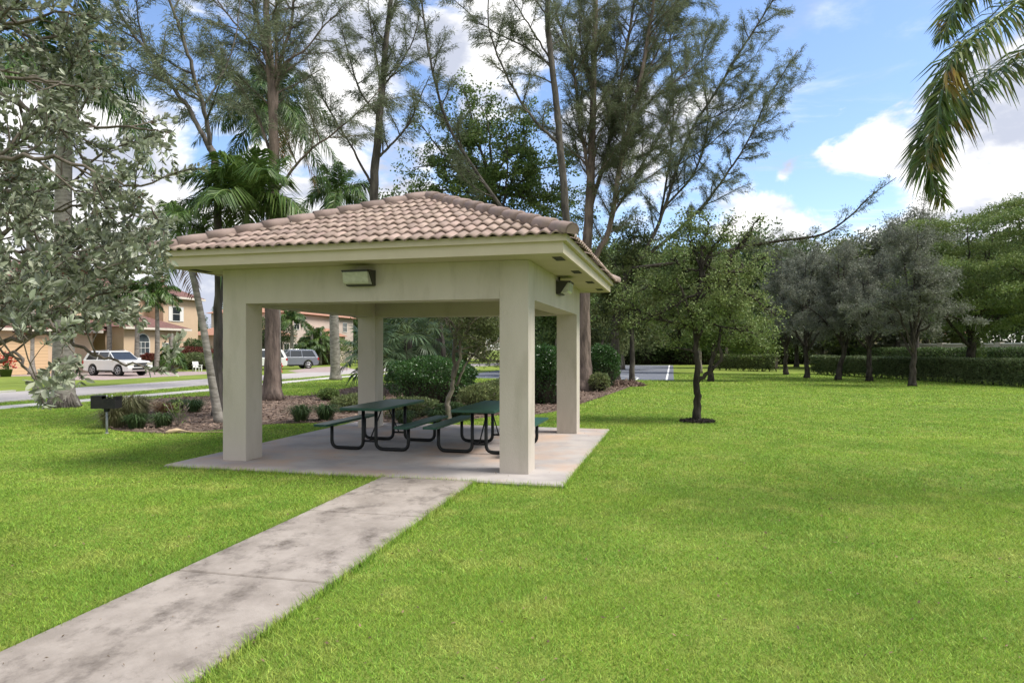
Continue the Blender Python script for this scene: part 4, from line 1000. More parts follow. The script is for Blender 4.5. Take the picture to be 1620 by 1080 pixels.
# ------------------------------------------------------------------ right side hedge, trees, wall
def hedge(label,a,b,th_,h,n,seed,leafm='leaf_hedge2',ln=.09,w=.045,name='clipped_hedge',gap=.25):
    rng=np.random.default_rng(seed); a=np.asarray(a,float); b=np.asarray(b,float); t=thing(name,label,'hedge',a)
    d=nrm(b-a); L_=np.linalg.norm(b-a); s=np.array([-d[1],d[0],0])
    x=rng.random(n)*L_; f=rng.random(n); y=rng.uniform(-.5,.5,n)*th_; z=rng.random(n)*h
    side=f<.5; top=f>.75
    y=np.where(side,-.5*th_*np.sign(1)*(1-rng.random(n)**2*.25),y); y=np.where((f>.5)&(f<.62),.5*th_,y); z=np.where(top,h*(1-rng.random(n)**3*.15),z)
    keep=(z>gap*rng.random(n)*1.2); x,y,z=x[keep],y[keep],z[keep]; n=len(x)
    z*= 1+.02*np.sin(x*1.7)+.015*np.sin(x*4.3)
    y=y+.06*np.sin(x*2.1+1)+rng.normal(0,.03,n)
    pos=a+d*x[:,None]+s*y[:,None]+UP*z[:,None]
    mb=MB(); leafquads(mb,pos,rdir(rng,n),nrm(rng.normal(0,.7,(n,3))-s*.3+UP*.3),rng.uniform(.7,1.3,n)*ln,rng.uniform(.7,1.3,n)*w); mb.build('foliage',M[leafm],t)
    tb=MB()
    for q in np.arange(.2,L_,.55):
        c=a+d*(q+rng.uniform(-.1,.1)); 
        for _ in range(3):
            e_=c+s*rng.uniform(-.3,.3)*th_+d*rng.uniform(-.25,.25)+UP*h*.8; tb.tube([c+s*rng.uniform(-.1,.1),c*.5+e_*.5,e_],[.025,.018,.012],5)
    tb.hexa([a+d*.1-s*th_*.22+UP*gap,b-d*.1-s*th_*.22+UP*gap,b-d*.1+s*th_*.22+UP*gap,a+d*.1+s*th_*.22+UP*gap,a+d*.1-s*th_*.22+UP*h*.9,b-d*.1-s*th_*.22+UP*h*.9,b-d*.1+s*th_*.22+UP*h*.9,a+d*.1+s*th_*.22+UP*h*.9])  # dark block among the stems, standing in for shade inside the hedge
    tb.build('stem',M['bark_dark'],t); return t
hA=np.array([25.5,24.,0]); hB=np.array([22.0,47.5,0])
hedge('long clipped dark green hedge behind the row of grey trees on the right',hB,hA,1.1,1.28,60000,71,ln=.11,w=.055)
hedge('taller dark hedge running along the foot of the boundary wall',(30.,62,0),(36,28,0),1.4,1.85,40000,72,'leaf_dark',.14,.07)
hedge('short pale clipped hedge at the far left end of the long hedge',(17.5,56,0),(21.,52,0),1.,1.3,8000,73,'leaf_olive',.13,.06)
t=thing('boundary_wall','low cream boundary wall behind the hedges on the right','wall',(34,60,0))
mb=MB(); a=np.array([33.,66,0]); b=np.array([40.,26,0]); d=nrm(b-a); s=np.array([-d[1],d[0],0])
mb.hexa([a-s*.1,b-s*.1,b+s*.1,a+s*.1]+[q+UP*2.15 for q in (a-s*.1,b-s*.1,b+s*.1,a+s*.1)]); w_=mb.build('wall_face',M['wallfar'],t)
mb=MB(); mb.hexa([q+UP*2.15 for q in (a-s*.16,b-s*.16,b+s*.16,a+s*.16)]+[q+UP*2.25 for q in (a-s*.16,b-s*.16,b+s*.16,a+s*.16)]); mb.build('coping',M['trim'],t)
for i in range(8):
    c=a+d*(2+i*5.2); mb=MB(); mb.hexa([c-d*.25-s*.22,c+d*.25-s*.22,c+d*.25+s*.22,c-d*.25+s*.22]+[q+UP*2.3 for q in (c-d*.25-s*.22,c+d*.25-s*.22,c+d*.25+s*.22,c-d*.25+s*.22)]); mb.build('pier',M['wallfar'],t)

# grey row trees
GG='row of grey leaved trees along the right edge of the lawn'
def greytree(label,px,py,hpx,seed,spread=3.0,leafm='leaf_grey',lean=0.,dens=13000,low=1.9):
    b=G(px,py); Y=b[1]; top=H-(hpx-HY)/F*Y; rng=np.random.default_rng(seed)
    t=Tree(seed); th=thing('grey_tree',label,'tree',b,0,GG)
    tr=[b,b+np.array([lean*.3,0,.8]),b+np.array([lean,0,1.7]),b+np.array([lean*.5,.1,2.6])]
    p,r=t.limb(tr,.15,.10,10,.02,flare=.5); tip=p[-1]; fol=[]
    for i in range(9):
        a=i*2.4+rng.uniform(-.3,.3); rr=spread*rng.uniform(.45,1.)*(1 if i<6 else .4); zt=rng.uniform(.35,.75)*top if i<6 else top*rng.uniform(.85,1.0)
        e_=np.array([b[0]+math.cos(a)*rr,b[1]+math.sin(a)*rr,zt]); m1=tip*.5+e_*.5+np.array([0,0,.25])
        q,r_=t.limb([p[int(len(p)*rng.uniform(.55,1))-1],m1,e_],.06,.012,7,.03,keep=False); fol.append((q[3:],r_[3:]))
    c1=t.spawn(fol,.38,.8,1.9,(30,75),.03,.16,.02,0,4,4,taper=.4); c2=t.spawn(c1,.22,.35,.9,(30,60),.0,.16,.008,.15,3,3)
    q,d=t.sample(c1+c2,.12,.25); q=q[q[:,2]>low*.85]; d=d[:len(q)]
    mb=MB(); k=max(1,int(round(dens*3/len(q)))); leaves(mb,rng,q,k,.09,.12,.035,.3,.8)
    n2=len(q); sb=MB(); needles(sb,rng,q[::2],nrm(rng.normal(size=(len(q[::2]),3))+UP*.1),2,.35,.016,.6,.1,.1)
    t.tb.build('trunk',M['bark_dark'],th); cr=mb.build('crown',M[leafm],th); sb.build('twigs',M['twig_grey'],cr); return th
greytree('grey tree nearest the camera in the right hand row, with low branch bending right',1443,611,360,81,3.2,lean=.1,dens=11500)
greytree('second nearest grey tree in the right hand row, thin pale straight trunk',1375,603,385,82,3.0,dens=11500)
greytree('third grey tree in the right hand row, thick trunk curving to the left',1326,601,380,83,3.3,lean=.35,dens=11500)
greytree('fourth grey tree in the right hand row, thin and dark just before the far gap',1277,598,400,84,2.8,lean=-.1,dens=10500)
greytree('farthest grey tree of the right hand row, beside the yellow green edge of the oak',1243,593,395,85,2.8,dens=12000)
# bright layered trees on the right
def layered(label,px,Y,lst,seed,base_r=.28):
    b=np.array([(px-810)/F*Y,Y,0]); t=Tree(seed); rng=t.rng; th=thing('layered_tree',label,'tree',b,0,'bright green layered trees at the right edge')
    p,r=t.limb([b,b+UP*1.2,b+UP*2.2+np.array([.1,0,0]),b+UP*3.2],base_r,base_r*.6,10,.03,flare=.3); C_=[]
    for a,y_,rx,dY in lst:
        c=P(a,y_,Y+dY); rad=rx/F*Y; st_=p[int(len(p)*rng.uniform(.55,1))-1]
        q,_=t.limb([st_,st_*.4+c*.6+UP*.3,c],.10,.02,7,.03,keep=False)
        tw=t.spawn([(q[5:],np.full(len(q)-5,.03))],.35,rad*.6,rad*1.1,(50,90),.0,.1,.02,0,4,3,taper=.2); pp,_=t.sample(tw,.2,.3)
        k=int(70*rad); an=rng.uniform(0,2*PI,k); rr_=np.sqrt(rng.random(k))*rad; pl_=np.stack([c[0]+np.cos(an)*rr_,c[1]+np.sin(an)*rr_,c[2]+.25*rad*(1-(rr_/rad)**1.5)+rng.normal(0,.10,k)],1)
        C_+= [pp[rng.integers(0,len(pp),k//2)],pl_]
    mb=MB(); leaves(mb,rng,np.concatenate(C_),20,.2,.13,.055,1.0,.35)
    t.tb.build('trunk',M['bark_dark'],th); mb.build('crown',M['leaf_bright'],th); return th
layered('broad bright green tree with flat layered foliage and forked trunk behind the hedge',1535,38,[(1440,455,40,-2),(1500,430,55,-3),(1560,400,55,0),(1470,400,45,1),(1530,360,50,0),(1600,380,50,1),(1500,470,55,-1),(1580,450,55,-2),(1620,430,50,0),(1560,490,60,-3),(1480,500,45,1),(1620,480,50,-1),(1580,345,45,1),(1540,520,50,0),(1460,360,35,1)],91)
layered('bright layered tree whose dense crown leaves the frame at the right edge',1690,34,[(1620,350,60,0),(1660,320,60,1),(1600,420,45,-1),(1650,400,60,0),(1700,360,70,0),(1640,460,60,-2),(1690,440,70,0),(1650,510,50,0),(1600,330,40,2),(1740,400,80,1)],92)

# woods: variants copied far behind the court and to the right
def woodtree(seed,leafm,barkm,h=9.,sp=3.,ln=.24,n=15000,name='woodland_tree',label='',group='woods beyond the court'):
    rng=np.random.default_rng(seed+500); b=np.zeros(3)
    bl=[(np.array([rng.uniform(-.6,.6)*sp,rng.uniform(-.6,.6)*sp,h*z]),sp*rng.uniform(.38,.6)) for z in (.28,.35,.42,.45,.5,.55,.6,.65,.7,.75,.8,.87,.93)]
    th=broadleaf(name,label,b,[b,b+UP*h*.2,b+UP*h*.45+np.array([.3,.1,0]),b+UP*h*.8],bl,seed,leafm,barkm,.17,ln,ln*.5,n,.36,group,cl_n=18); return th
WG='woods beyond the court'; WL='green tree in the continuous wood behind the court'
wv=[woodtree(201,'leaf_olive','bark_pale'),woodtree(202,'leaf_dark','bark_grey'),woodtree(203,'leaf_mid','bark_pale'),woodtree(204,'leaf_grey','bark_grey',8.5,3.2)]
spots=[]
rng=np.random.default_rng(77)
def place(i,px,Y,sc,label,group=WG):
    src=wv[i]; loc=((px-810)/F*Y,Y,0)
    spots.append((src,loc,rng.uniform(0,6.28),sc*rng.uniform(.93,1.07),label,group))
for px in np.arange(948,1250,21): place(int(rng.choice([0,1,2,0])),px+rng.uniform(-6,6),rng.uniform(76,82),1.25+.25*rng.random(),WL)
for px in np.arange(955,1290,30): place(int(rng.choice([1,0,1])),px+rng.uniform(-6,6),rng.uniform(88,96),1.65+.2*rng.random(),WL)
for px in (985,1030): place(0,px,58 if px<1000 else 80,1.15,'leafy olive tree on the left edge of the court, behind the massive trunk' if px<1000 else 'tree with hanging pale foliage at the back of the court',None)
place(2,1065,84,1.2,'mid green tree at the far right corner of the court',None)
RL='grey green tree behind the right hand boundary wall'; RG='trees behind the boundary wall'
for px,Y,sc,i in [(1260,66,1.25,3),(1300,62,1.2,3),(1335,60,1.25,0),(1375,58,1.35,3),(1420,58,1.45,3),(1465,60,1.5,1),(1510,62,1.3,1),(1560,60,1.3,0),(1610,56,1.3,1),(1660,54,1.3,1)]:
    place(i,px,Y,sc,RL,RG)
UL='green tree far behind the pavilion opening'; UG='trees seen through the pavilion'
for px,Y,sc,i in [(610,88,1.2,2),(650,92,1.3,1),(690,84,1.1,0),(725,94,1.2,2),(765,90,1.2,1),(800,98,1.3,2),(840,80,1.3,1),(875,72,1.3,0),(905,70,1.2,2),(860,92,1.4,1),(940,74,1.3,1)]:
    place(i,px,Y,sc,UL,UG)
LL='green tree behind the houses on the left'; LG='trees behind the houses'
for px,Y,sc,i in [(-60,100,1.3,1),(60,110,1.2,2),(150,120,1.2,1),(300,100,.95,1),(360,95,.9,2),(420,110,1.1,1),(560,110,1.25,1)]:
    place(i,px,Y,sc,LL,LG)
# mid trees just behind the casuarinas (fill of greenery above and behind the roof)
place(2,880,44,1.0,'mid green tree close behind the right back pillar',None)
place(0,950,52,.85,'olive leaved tree between the massive trunk and the court',None)
place(1,840,52,1.05,'dark tree seen between the right pillars above the clipped shrub',None)
place(0,1150,62,.95,'olive tree right of the court behind the young oak',None)
place(2,1215,68,.95,'mid green tree at the far end of the lawn behind the oak crown',None)
used=set()
for (src,loc,rz,sc,lb_,g_) in spots:
    if src.name not in used:
        used.add(src.name); src.location=loc; src.rotation_euler=(0,0,rz); src.scale=(sc,)*3; o=src
    else: o=dup(src,loc,rz,sc)
    o['label']=lb_
    if g_: o['group']=g_
    elif 'group' in o.keys(): del o['group']
# two mid lawn trunks behind the oak
b=G(1106,590); Y=b[1]
broadleaf('lawn_tree','tree with pale smooth trunk directly behind the young oak',b,[b,P(1106,560,Y),P(1105,520,Y),P(1104,480,Y)],blobs_px([(1085,470,30,0),(1120,450,30,0),(1060,500,22,1),(1130,490,24,0),(1100,420,28,1),(1150,460,20,1)],Y),54,'leaf_olive','bark_pale',.22,.2,.1,9000,.35)
b=G(1124,603); Y=b[1]
broadleaf('lawn_tree','small dark trunked tree just right of the pale trunk behind the oak',b,[b,P(1124,585,Y),P(1128,560,Y),P(1130,530,Y)],blobs_px([(1120,510,26,0),(1150,525,26,0),(1140,490,26,1),(1105,530,18,0),(1180,540,18,1),(1210,550,18,0),(1165,500,26,0),(1205,515,24,0)],Y),55,'leaf_bright','bark_dark',.16,.15,.08,12000,.28)
# bare-topped tree above the grey row
b=np.array([(1450-810)/F*52,52,0]); Y=52
broadleaf('sparse_tree','tall thin crowned tree whose sparse dark top rises above the right hand row',b,[b,P(1450,500,Y),P(1452,420,Y),P(1455,350,Y)],blobs_px([(1440,350,26,0),(1460,330,16,0),(1475,345,22,0),(1455,385,34,0),(1410,370,24,1),(1405,350,12,0),(1490,380,26,0),(1420,400,30,1),(1462,312,8,0)],Y),56,'leaf_grey','bark_grey',.2,.15,.07,9000,.3)
# dense understorey at the edge of the wood
rng=np.random.default_rng(66)
uw=[]
for i,px in enumerate(np.arange(945,1260,24)):
    Yq=rng.uniform(76,79); c=np.array([(px-810)/F*Yq,Yq,0])
    if i==0: u0=shrub('understorey_bush','dark bush in the dense understorey at the edge of the wood behind the court',c,(1.9,1.6,2.9),5000,301,'leaf_dark',.3,.13,'bush','understorey at the edge of the wood',inner=.5)
    else: dup(u0,c,rng.uniform(0,6.28),rng.uniform(.85,1.25))
for i,(px,Yq,sc) in enumerate([(600,72,1.),(625,75,1.1),(655,74,1.),(690,78,1.1),(835,66,1.),(860,64,1.1),(890,62,1.1),(915,63,.9),(725,88,1.2),(940,66,1.)]):
    c=np.array([(px-810)/F*Yq,Yq,0]); o=dup(u0,c,rng.uniform(0,6.28),sc); o['label']='dark bush in the hedge far behind the pavilion'; o['group']='bushes far behind the pavilion'

# ------------------------------------------------------------------ houses
def hip(mb,T,x0,x1,y0,y1,z,rise,ov=.5,gab=False):
    x0-=ov;x1+=ov;y0-=ov;y1+=ov; w=min(x1-x0,y1-y0)/2
    if x1-x0>y1-y0: r=[(x0+w,(y0+y1)/2),(x1-w,(y0+y1)/2)]
    else: r=[((x0+x1)/2,y0+w),((x0+x1)/2,y1-w)]
    v=[T(x0,y0,z),T(x1,y0,z),T(x1,y1,z),T(x0,y1,z),T(*r[0],z+rise),T(*r[1],z+rise)]
    if x1-x0>y1-y0: f=[(0,1,5,4),(1,2,5),(2,3,4,5),(3,0,4)]
    else: f=[(0,1,4),(1,2,5,4),(2,3,5),(3,0,4,5)]
    f.append((3,2,1,0)); mb.add(v,f)
def window(par,T,x,z0,z1,w,y,m='glassL',arch=False,div=(2,3),shut=False,face='y'):
    """window on the facade plane y (towards the street = -y)"""
    def Q(a,b,c): return T(a,b,c) if face=='y' else T(b,a,c)
    fr=MB(); e=.07
    fr.box(x-w/2-e,x+w/2+e,y-.06,y-.005,z0-e,z0,Q); fr.box(x-w/2-e,x-w/2,y-.06,y-.005,z0,z1,Q); fr.box(x+w/2,x+w/2+e,y-.06,y-.005,z0,z1,Q)
    pn=MB()
    if arch:
        n=12; o_=[(x+math.cos(q)*(w/2+e),z1+math.sin(q)*(w/2+e)) for q in np.linspace(0,PI,n)]; i_=[(x+math.cos(q)*w/2,z1+math.sin(q)*w/2) for q in np.linspace(0,PI,n)]
        for k in range(n-1):
            fr.hexa([Q(o_[k][0],y-.06,o_[k][1]),Q(o_[k+1][0],y-.06,o_[k+1][1]),Q(i_[k+1][0],y-.06,i_[k+1][1]),Q(i_[k][0],y-.06,i_[k][1]),Q(o_[k][0],y-.005,o_[k][1]),Q(o_[k+1][0],y-.005,o_[k+1][1]),Q(i_[k+1][0],y-.005,i_[k+1][1]),Q(i_[k][0],y-.005,i_[k][1])])
        pn.prism([(x-w/2,z0)]+[(x+w/2,z0)]+i_,y-.03,y-.004,lambda a,b,h:Q(a,h,b))
    else:
        fr.box(x-w/2-e,x+w/2+e,y-.06,y-.005,z1,z1+e,Q); pn.box(x-w/2,x+w/2,y-.03,y-.004,z0,z1,Q)
    for k in range(1,div[0]): fr.box(x-w/2+w*k/div[0]-.02,x-w/2+w*k/div[0]+.02,y-.05,y-.031,z0,z1,Q)
    for k in range(1,div[1]+(1 if arch else 0)): zz=z0+(z1-z0)*k/div[1]; fr.box(x-w/2,x+w/2,y-.052,y-.033,zz-.02,zz+.02,Q)
    if shut:
        for s in (-1,1): 
            a0,a1=sorted((x+s*(w/2+e+.02),x+s*(w/2+e+.42))); fr.box(a0,a1,y-.05,y-.004,z0-.05,z1+.05,Q)
    f=fr.build('window',M['trim'],par); pn.build('pane',M[m],f)
# House A ; local x=t along the street, y=depth from street
TA=lambda x,y,z: ha(x,y,z)
hA_=thing('house','tan two storey house with garage door and dark red tiled roofs behind the white car','house',ha(4,5,0))
mb=MB()
mb.box(-9,3.2,0,7,0,3.25,TA); mb.box(3.2,6.2,3,8,0,3.3,TA); mb.box(6.2,13.0,0,8,0,3.66,TA); mb.box(13.0,17.6,2.2,11,0,6.8,TA); mb.box(-6,13.0,4,11,3.2,6.8,TA)
mb.build('wall',M['wallA'],hA_)
mb=MB(); hip(mb,TA,-9,3.2,0,7,3.25,1.7,.5); hip(mb,TA,6.2,13.0,0,8,3.66,1.55,.5); hip(mb,TA,13.0,17.6,2.2,11,6.8,1.4,.5); hip(mb,TA,-6,13.0,4.1,11.1,6.82,2.1,.5); hip(mb,TA,2.6,6.8,1.6,5,3.32,1.2,.4)
rf=mb.build('roof',M['roofA'],hA_)
mb=MB()
for x0,x1,y0,y1,z in [(-9,3.2,0,7,3.25),(6.2,13,0,8,3.66),(13,17.6,2.2,11,6.8),(-6,13,4.1,11.1,6.82)]: mb.box(x0-.5,x1+.5,y0-.52,y0-.44,z-.2,z-.01,TA); mb.box(x1+.44,x1+.52,y0-.44,y1,z-.2,z-.01,TA)
mb.build('eave_trim',M['wallW'],hA_)
mb=MB(); mb.box(-6.8,-.6,-.04,-.003,.02,2.35,TA); mb.prism([(-6.8,2.35)]+[(-3.7-3.1*math.cos(q),2.35+.35*math.sin(q)) for q in np.linspace(0,PI,12)][1:],-.04,-.003,lambda a,b,h:TA(a,h,b)); mb.build('garage_door',M['garage'],hA_)
mb=MB(); mb.box(3.9,5.3,2.94,2.995,0,2.6,TA); mb.build('front_door',M['glass'],hA_)
for x_ in (3.5,6.0):
    mb=MB(); mb.tube([TA(x_,1.4,0),TA(x_,1.4,3.2)],.2,12); mb.build('column',M['wallA'],hA_)
window(hA_,TA,8.2,.9,2.4,1.35,0,arch=True,div=(3,3)); window(hA_,TA,11.4,.9,2.3,1.9,0,div=(3,2))
window(hA_,TA,14.6,4.5,5.8,.95,2.2,'glass',div=(1,2),shut=True); window(hA_,TA,4.5,4.4,5.6,1.0,4.0,'glass',div=(2,2)); window(hA_,TA,0,4.4,5.6,1.,4.0,'glass',div=(2,2)); window(hA_,TA,-4,4.4,5.6,1.,4.0,'glass',div=(2,2)); window(hA_,TA,9,4.6,5.8,1.1,4.0,'glass',div=(2,2))
# House B further along
HB=np.array([-25.5,78.,0.]); 
def TB(x,y,z): return HB+d_*x+n_*y+UP*z
hB_=thing('house','pinkish two storey house with orange tiled roof seen between the left pillars','house',HB)
mb=MB(); mb.box(-8,-1,0,8,0,3.3,TB); mb.box(-1,16,1,11,0,6.1,TB); mb.box(4,8,-2,1,0,3.4,TB); mb.build('wall',M['wallB'],hB_)
mb=MB(); hip(mb,TB,-8,-1,0,8,3.3,1.7); hip(mb,TB,-1,16,1,11,6.1,2.0); hip(mb,TB,4,8,-2,1,3.4,1.0,.3); mb.build('roof',M['roofB'],hB_)
for x_,z0,z1,w_,y_ in [(-5,1,2.4,1.3,0),(-2.2,1,2.4,1.,0),(1.5,4.2,5.4,1.1,1),(1.5,.8,2.4,1.3,1),(10,4.2,5.4,1.1,1),(10.5,.8,2.6,1.6,1),(13.5,4.2,5.4,1.1,1),(6,.8,2.5,1.2,-2)]: window(hB_,TB,x_,z0,z1,w_,y_,'glass',div=(2,2))
# House C
HC=np.array([-17.,112.,0.]); ang=.5
def TC(x,y,z): return HC+np.array([x*math.cos(ang)-y*math.sin(ang),x*math.sin(ang)+y*math.cos(ang),z])
hC_=thing('house','pale far house with orange roof glimpsed through the fan palms','house',HC)
mb=MB(); mb.box(-8,14,0,10,0,5.6,TC); mb.box(-3,3,-3,0,0,3.2,TC); mb.build('wall',M['wallW'],hC_); mb=MB(); hip(mb,TC,-8,14,0,10,5.6,2.2); hip(mb,TC,-3,3,-3,0,3.2,1.); mb.build('roof',M['roofB'],hC_)
for x_ in (-6,5,8.5,12): window(hC_,TC,x_,1,2.5,1.4,0,'glass',div=(2,2)); window(hC_,TC,x_,3.8,5,1.2,0,'glass',div=(2,2))
# houses behind wall on the right
def farhouse(label,X,Y,ang,w_,h_,wm='wallB'):
    O=np.array([X,Y,0.])
    def T(x,y,z): return O+np.array([x*math.cos(ang)-y*math.sin(ang),x*math.sin(ang)+y*math.cos(ang),z])
    t=thing('house',label,'house',O); mb=MB(); mb.box(0,w_,0,9,0,h_,T); mb.build('wall',M[wm],t); mb=MB(); hip(mb,T,0,w_,0,9,h_,2.); mb.build('roof',M['roofB'],t)
    for x_ in np.arange(2,w_-1,3.6): window(t,T,x_,1.,2.4,1.5,0,'glass',div=(2,2))
farhouse('pink walled house glimpsed between the grey trunks over the hedge',36,74,-.15,14,3.4)
farhouse('white walled house glimpsed behind the right hand boundary wall',48,52,-1.2,16,3.4,'wallW')
farhouse('far pale house glimpsed under the oak crown beyond the lawn',22,98,.1,12,3.2,'wallW')

# ------------------------------------------------------------------ vehicles
def suv(label,loc,rz,paint,L_=4.8,Wd=1.9,Ht=1.8):
    t=thing('parked_car',label,'car',loc,rz,'cars parked by the houses'); hl=L_/2; hw=Wd/2; wr=.37
    def prof_body(wx):   # side profile, front = +x
        p=[(-hl,.55),(-hl+.02,1.0),(-hl+.12,1.06),(hl-1.35,1.08),(hl-.35,.98),(hl-.06,.85),(hl,.55),(hl-.08,.32)]
        def archpts(cx): return [(cx+.44*math.cos(q),.36+.44*math.sin(q)) for q in np.linspace(.0,PI,9)]
        p+= [(wx+.46,.28)]+archpts(wx)+[(wx-.46,.28),(-wx+.46,.28)]+archpts(-wx)+[(-wx-.46,.28),(-hl+.05,.35)]
        return p
    wx=hl-.98
    mb=MB(); pr=prof_body(wx); mb.prism(pr,-hw,hw,lambda a,b,h:(a,h,b)); o=mb.build('body',M[paint],t,False); bv=o.modifiers.new('b','BEVEL'); bv.width=.05; bv.segments=2; bv.limit_method='ANGLE'
    # greenhouse: tapered glass block with roof and pillars
    zb_,zt=1.06,Ht-.07
    def ghs(x0b,x1b,x0t,x1t,z0,z1,w0,w1):
        return [(x0b,-w0,z0),(x1b,-w0,z0),(x1b,w0,z0),(x0b,w0,z0),(x0t,-w1,z1),(x1t,-w1,z1),(x1t,w1,z1),(x0t,w1,z1)]
    mb=MB(); mb.hexa(ghs(-hl+.1,hl-1.3,-hl+.42,hl-2.0,zb_-.02,zt,hw-.06,hw-.22)); g=mb.build('windows',M['glass'],t,False)
    mb=MB(); mb.hexa(ghs(-hl+.36,hl-1.95,-hl+.5,hl-2.15,zt,Ht,hw-.2,hw-.28)); 
    for s in (-1,1):
        for xb,xt,wd in ((hl-1.32,hl-2.04,.07),(.25,.2,.06),(-.85,-.8,.06),(-hl+.14,-hl+.46,.22)):
            a=np.array([xb,s*(hw-.05),zb_-.02]); b_=np.array([xt,s*(hw-.21),zt+.02]); 
            mb.hexa([a+(-wd/2,-.015,0),a+(wd/2,-.015,0),a+(wd/2,.015,0),a+(-wd/2,.015,0),b_+(-wd/2,-.015,0),b_+(wd/2,-.015,0),b_+(wd/2,.015,0),b_+(-wd/2,.015,0)])
    mb.build('roof',M[paint],t,False)
    mb=MB()
    for s in (-1,1): mb.tube([(-hl+.6,s*(hw-.3),Ht+.03),(-.1,s*(hw-.3),Ht+.06),(hl-2.3,s*(hw-.3),Ht+.02)],.02,6)
    mb.build('roof_rail',M['chrome'],t,False)
    for sx in (-1,1):
        for s in (-1,1):
            mb=MB(); y0=s*(hw-.24); y1=s*(hw+.01)
            c=(sx*wx,0,wr); th=np.arange(20)*2*PI/20
            for r_,ya,yb,ob in ((wr,y0,y1,'tyre'),):
                mb.tube([(c[0],min(y0,y1),wr),(c[0],max(y0,y1),wr)],wr,20)
            w_=mb.build('wheel',M['rubber'],t,False)
            mb=MB(); ys=s*(hw+.012)
            for q in range(5):
                a=q*2*PI/5; p0=np.array([c[0],ys,wr]); e_=p0+np.array([math.cos(a),0,math.sin(a)])*.23; mb.tube([p0,e_],[.05,.035],6)
            k=np.array([(c[0]+.25*math.cos(a),ys,wr+.25*math.sin(a)) for a in np.linspace(0,2*PI,17)]); mb.tube(k,.02,6,cap=False)
            mb.build('rim',M['rim'],w_,False)
    for s in (-1,1):
        mb=MB(); a0,a1=sorted((s*(hw-.42),s*(hw-.03))); mb.box(hl-.16,hl-.015,a0,a1,.72,.9); mb.build('headlight',M['lens'],t,False)
        mb=MB(); a0,a1=sorted((s*(hw-.28),s*(hw+.005))); mb.box(-hl-.012,-hl+.12,a0,a1,.8,1.0); mb.build('tail_light',M['tail'],t,False)
        mb=MB(); a0,a1=sorted((s*(hw-.02),s*(hw+.2))); mb.box(hl-1.55,hl-1.4,a0,a1,1.04,1.2); mb.build('mirror',M[paint],t,False)
    mb=MB(); 
    for z0,z1,w_ in ((.78,.88,.45),(.62,.72,.5),(.42,.54,.6)): mb.box(hl-.05,hl+.012,-w_,w_,z0,z1)
    mb.build('grille',M['black'],t,False)
    mb=MB(); mb.box(-hl-.015,-hl+.02,-.26,.26,.62,.74); mb.build('licence_plate',M['trim'],t,False)
    mb=MB()
    for s in (-1,1): a0,a1=sorted((s*(hw-.05),s*(hw+.03))); mb.box(-wx+.5,wx-.5,a0,a1,.30,.38)
    mb.build('running_board',M['black'],t,False)
    return t
g=G(190,594.5); suv('white sport utility car parked nose out on the driveway of the tan house',(g[0]-.7,g[1]+.9,0.006),math.atan2(-.24,.97)-.15,'white_paint',4.45,1.85,1.66)
g=G(459,583); suv('silver grey sport utility car seen from behind between the left pillars',(g[0],g[1],0.006),math.atan2(.3,-.97)+.9,'silver_paint',4.7,1.9,1.72)
g=G(408,585); suv('white car almost hidden behind the left front pillar, only its tail showing',(g[0],g[1],0.006),math.atan2(.3,-.97)+.7,'white_paint',4.7,1.9,1.75)
g=G(352,590); suv('dark red car mostly hidden behind the dark leaning trunk by the tan house',(-31.2,70.5,0.006),.9,'red_paint',4.5,1.8,1.6)

# hydrant, utility box, chair, pots
g=G(443,588.5); th=thing('fire_hydrant','red fire hydrant on the far verge beside the reddish trunk','hydrant',g)
mb=MB(); mb.lathe([(.2,0),(.2,.05),(.14,.06),(.13,.6),(.17,.61),(.17,.66),(.13,.7),(.08,.8),(.04,.84),(.04,.9),(0,.9)],tuple(g),14); mb.build('barrel',M['red_paint'],th)
for s in (-1,1):
    mb=MB(); mb.tube([g+UP*.48,g+UP*.48+UD*s*.24],.07,10); mb.build('nozzle',M['red_paint'],th)
g=G(68,605); t=thing('utility_box','small pale grey utility box on the verge in front of the tan garage','utility box',g)
mb=MB(); mb.box(-.2,.2,-.15,.15,0,.62,xf(g,.3)); o=mb.build('cabinet',M['utility'],t); bv=o.modifiers.new('b','BEVEL'); bv.width=.03
mb=MB(); mb.box(-.22,.22,-.17,.17,.62,.72,xf(g,.3)); mb.build('lid',M['utility'],t)
g=G(312,587); t=thing('lawn_chair','white slatted lawn chair on the grass by the tan house hedge','chair',g); T=xf(g,.9); s_=.8
mb=MB(); mb.box(-.3*s_,.3*s_,-.3*s_,.3*s_,.36*s_,.4*s_,T); mb.build('seat',M['plastic_white'],t)
for q in range(5):
    mb=MB(); x_=-.28+q*.125; mb.hexa([T(x_*s_,.28*s_,.38*s_),T((x_+.09)*s_,.28*s_,.38*s_),T((x_+.09)*s_,.32*s_,.38*s_),T(x_*s_,.32*s_,.38*s_),T(x_*s_,.46*s_,.98*s_),T((x_+.09)*s_,.46*s_,.98*s_),T((x_+.09)*s_,.5*s_,.98*s_),T(x_*s_,.5*s_,.98*s_)]); mb.build('back_slat',M['plastic_white'],t)
for sx in (-1,1):
    for sy in (-1,1): mb=MB(); mb.box(sx*.3*s_-.03,sx*.3*s_+.03,sy*.28*s_-.04,sy*.28*s_+.04,0,(.6 if sy<0 else .37)*s_,T); mb.build('leg',M['plastic_white'],t)
    mb=MB(); mb.box(sx*.33*s_-.06,sx*.33*s_+.06,-.34*s_,.4*s_,.6*s_,.64*s_,T); mb.build('armrest',M['plastic_white'],t)
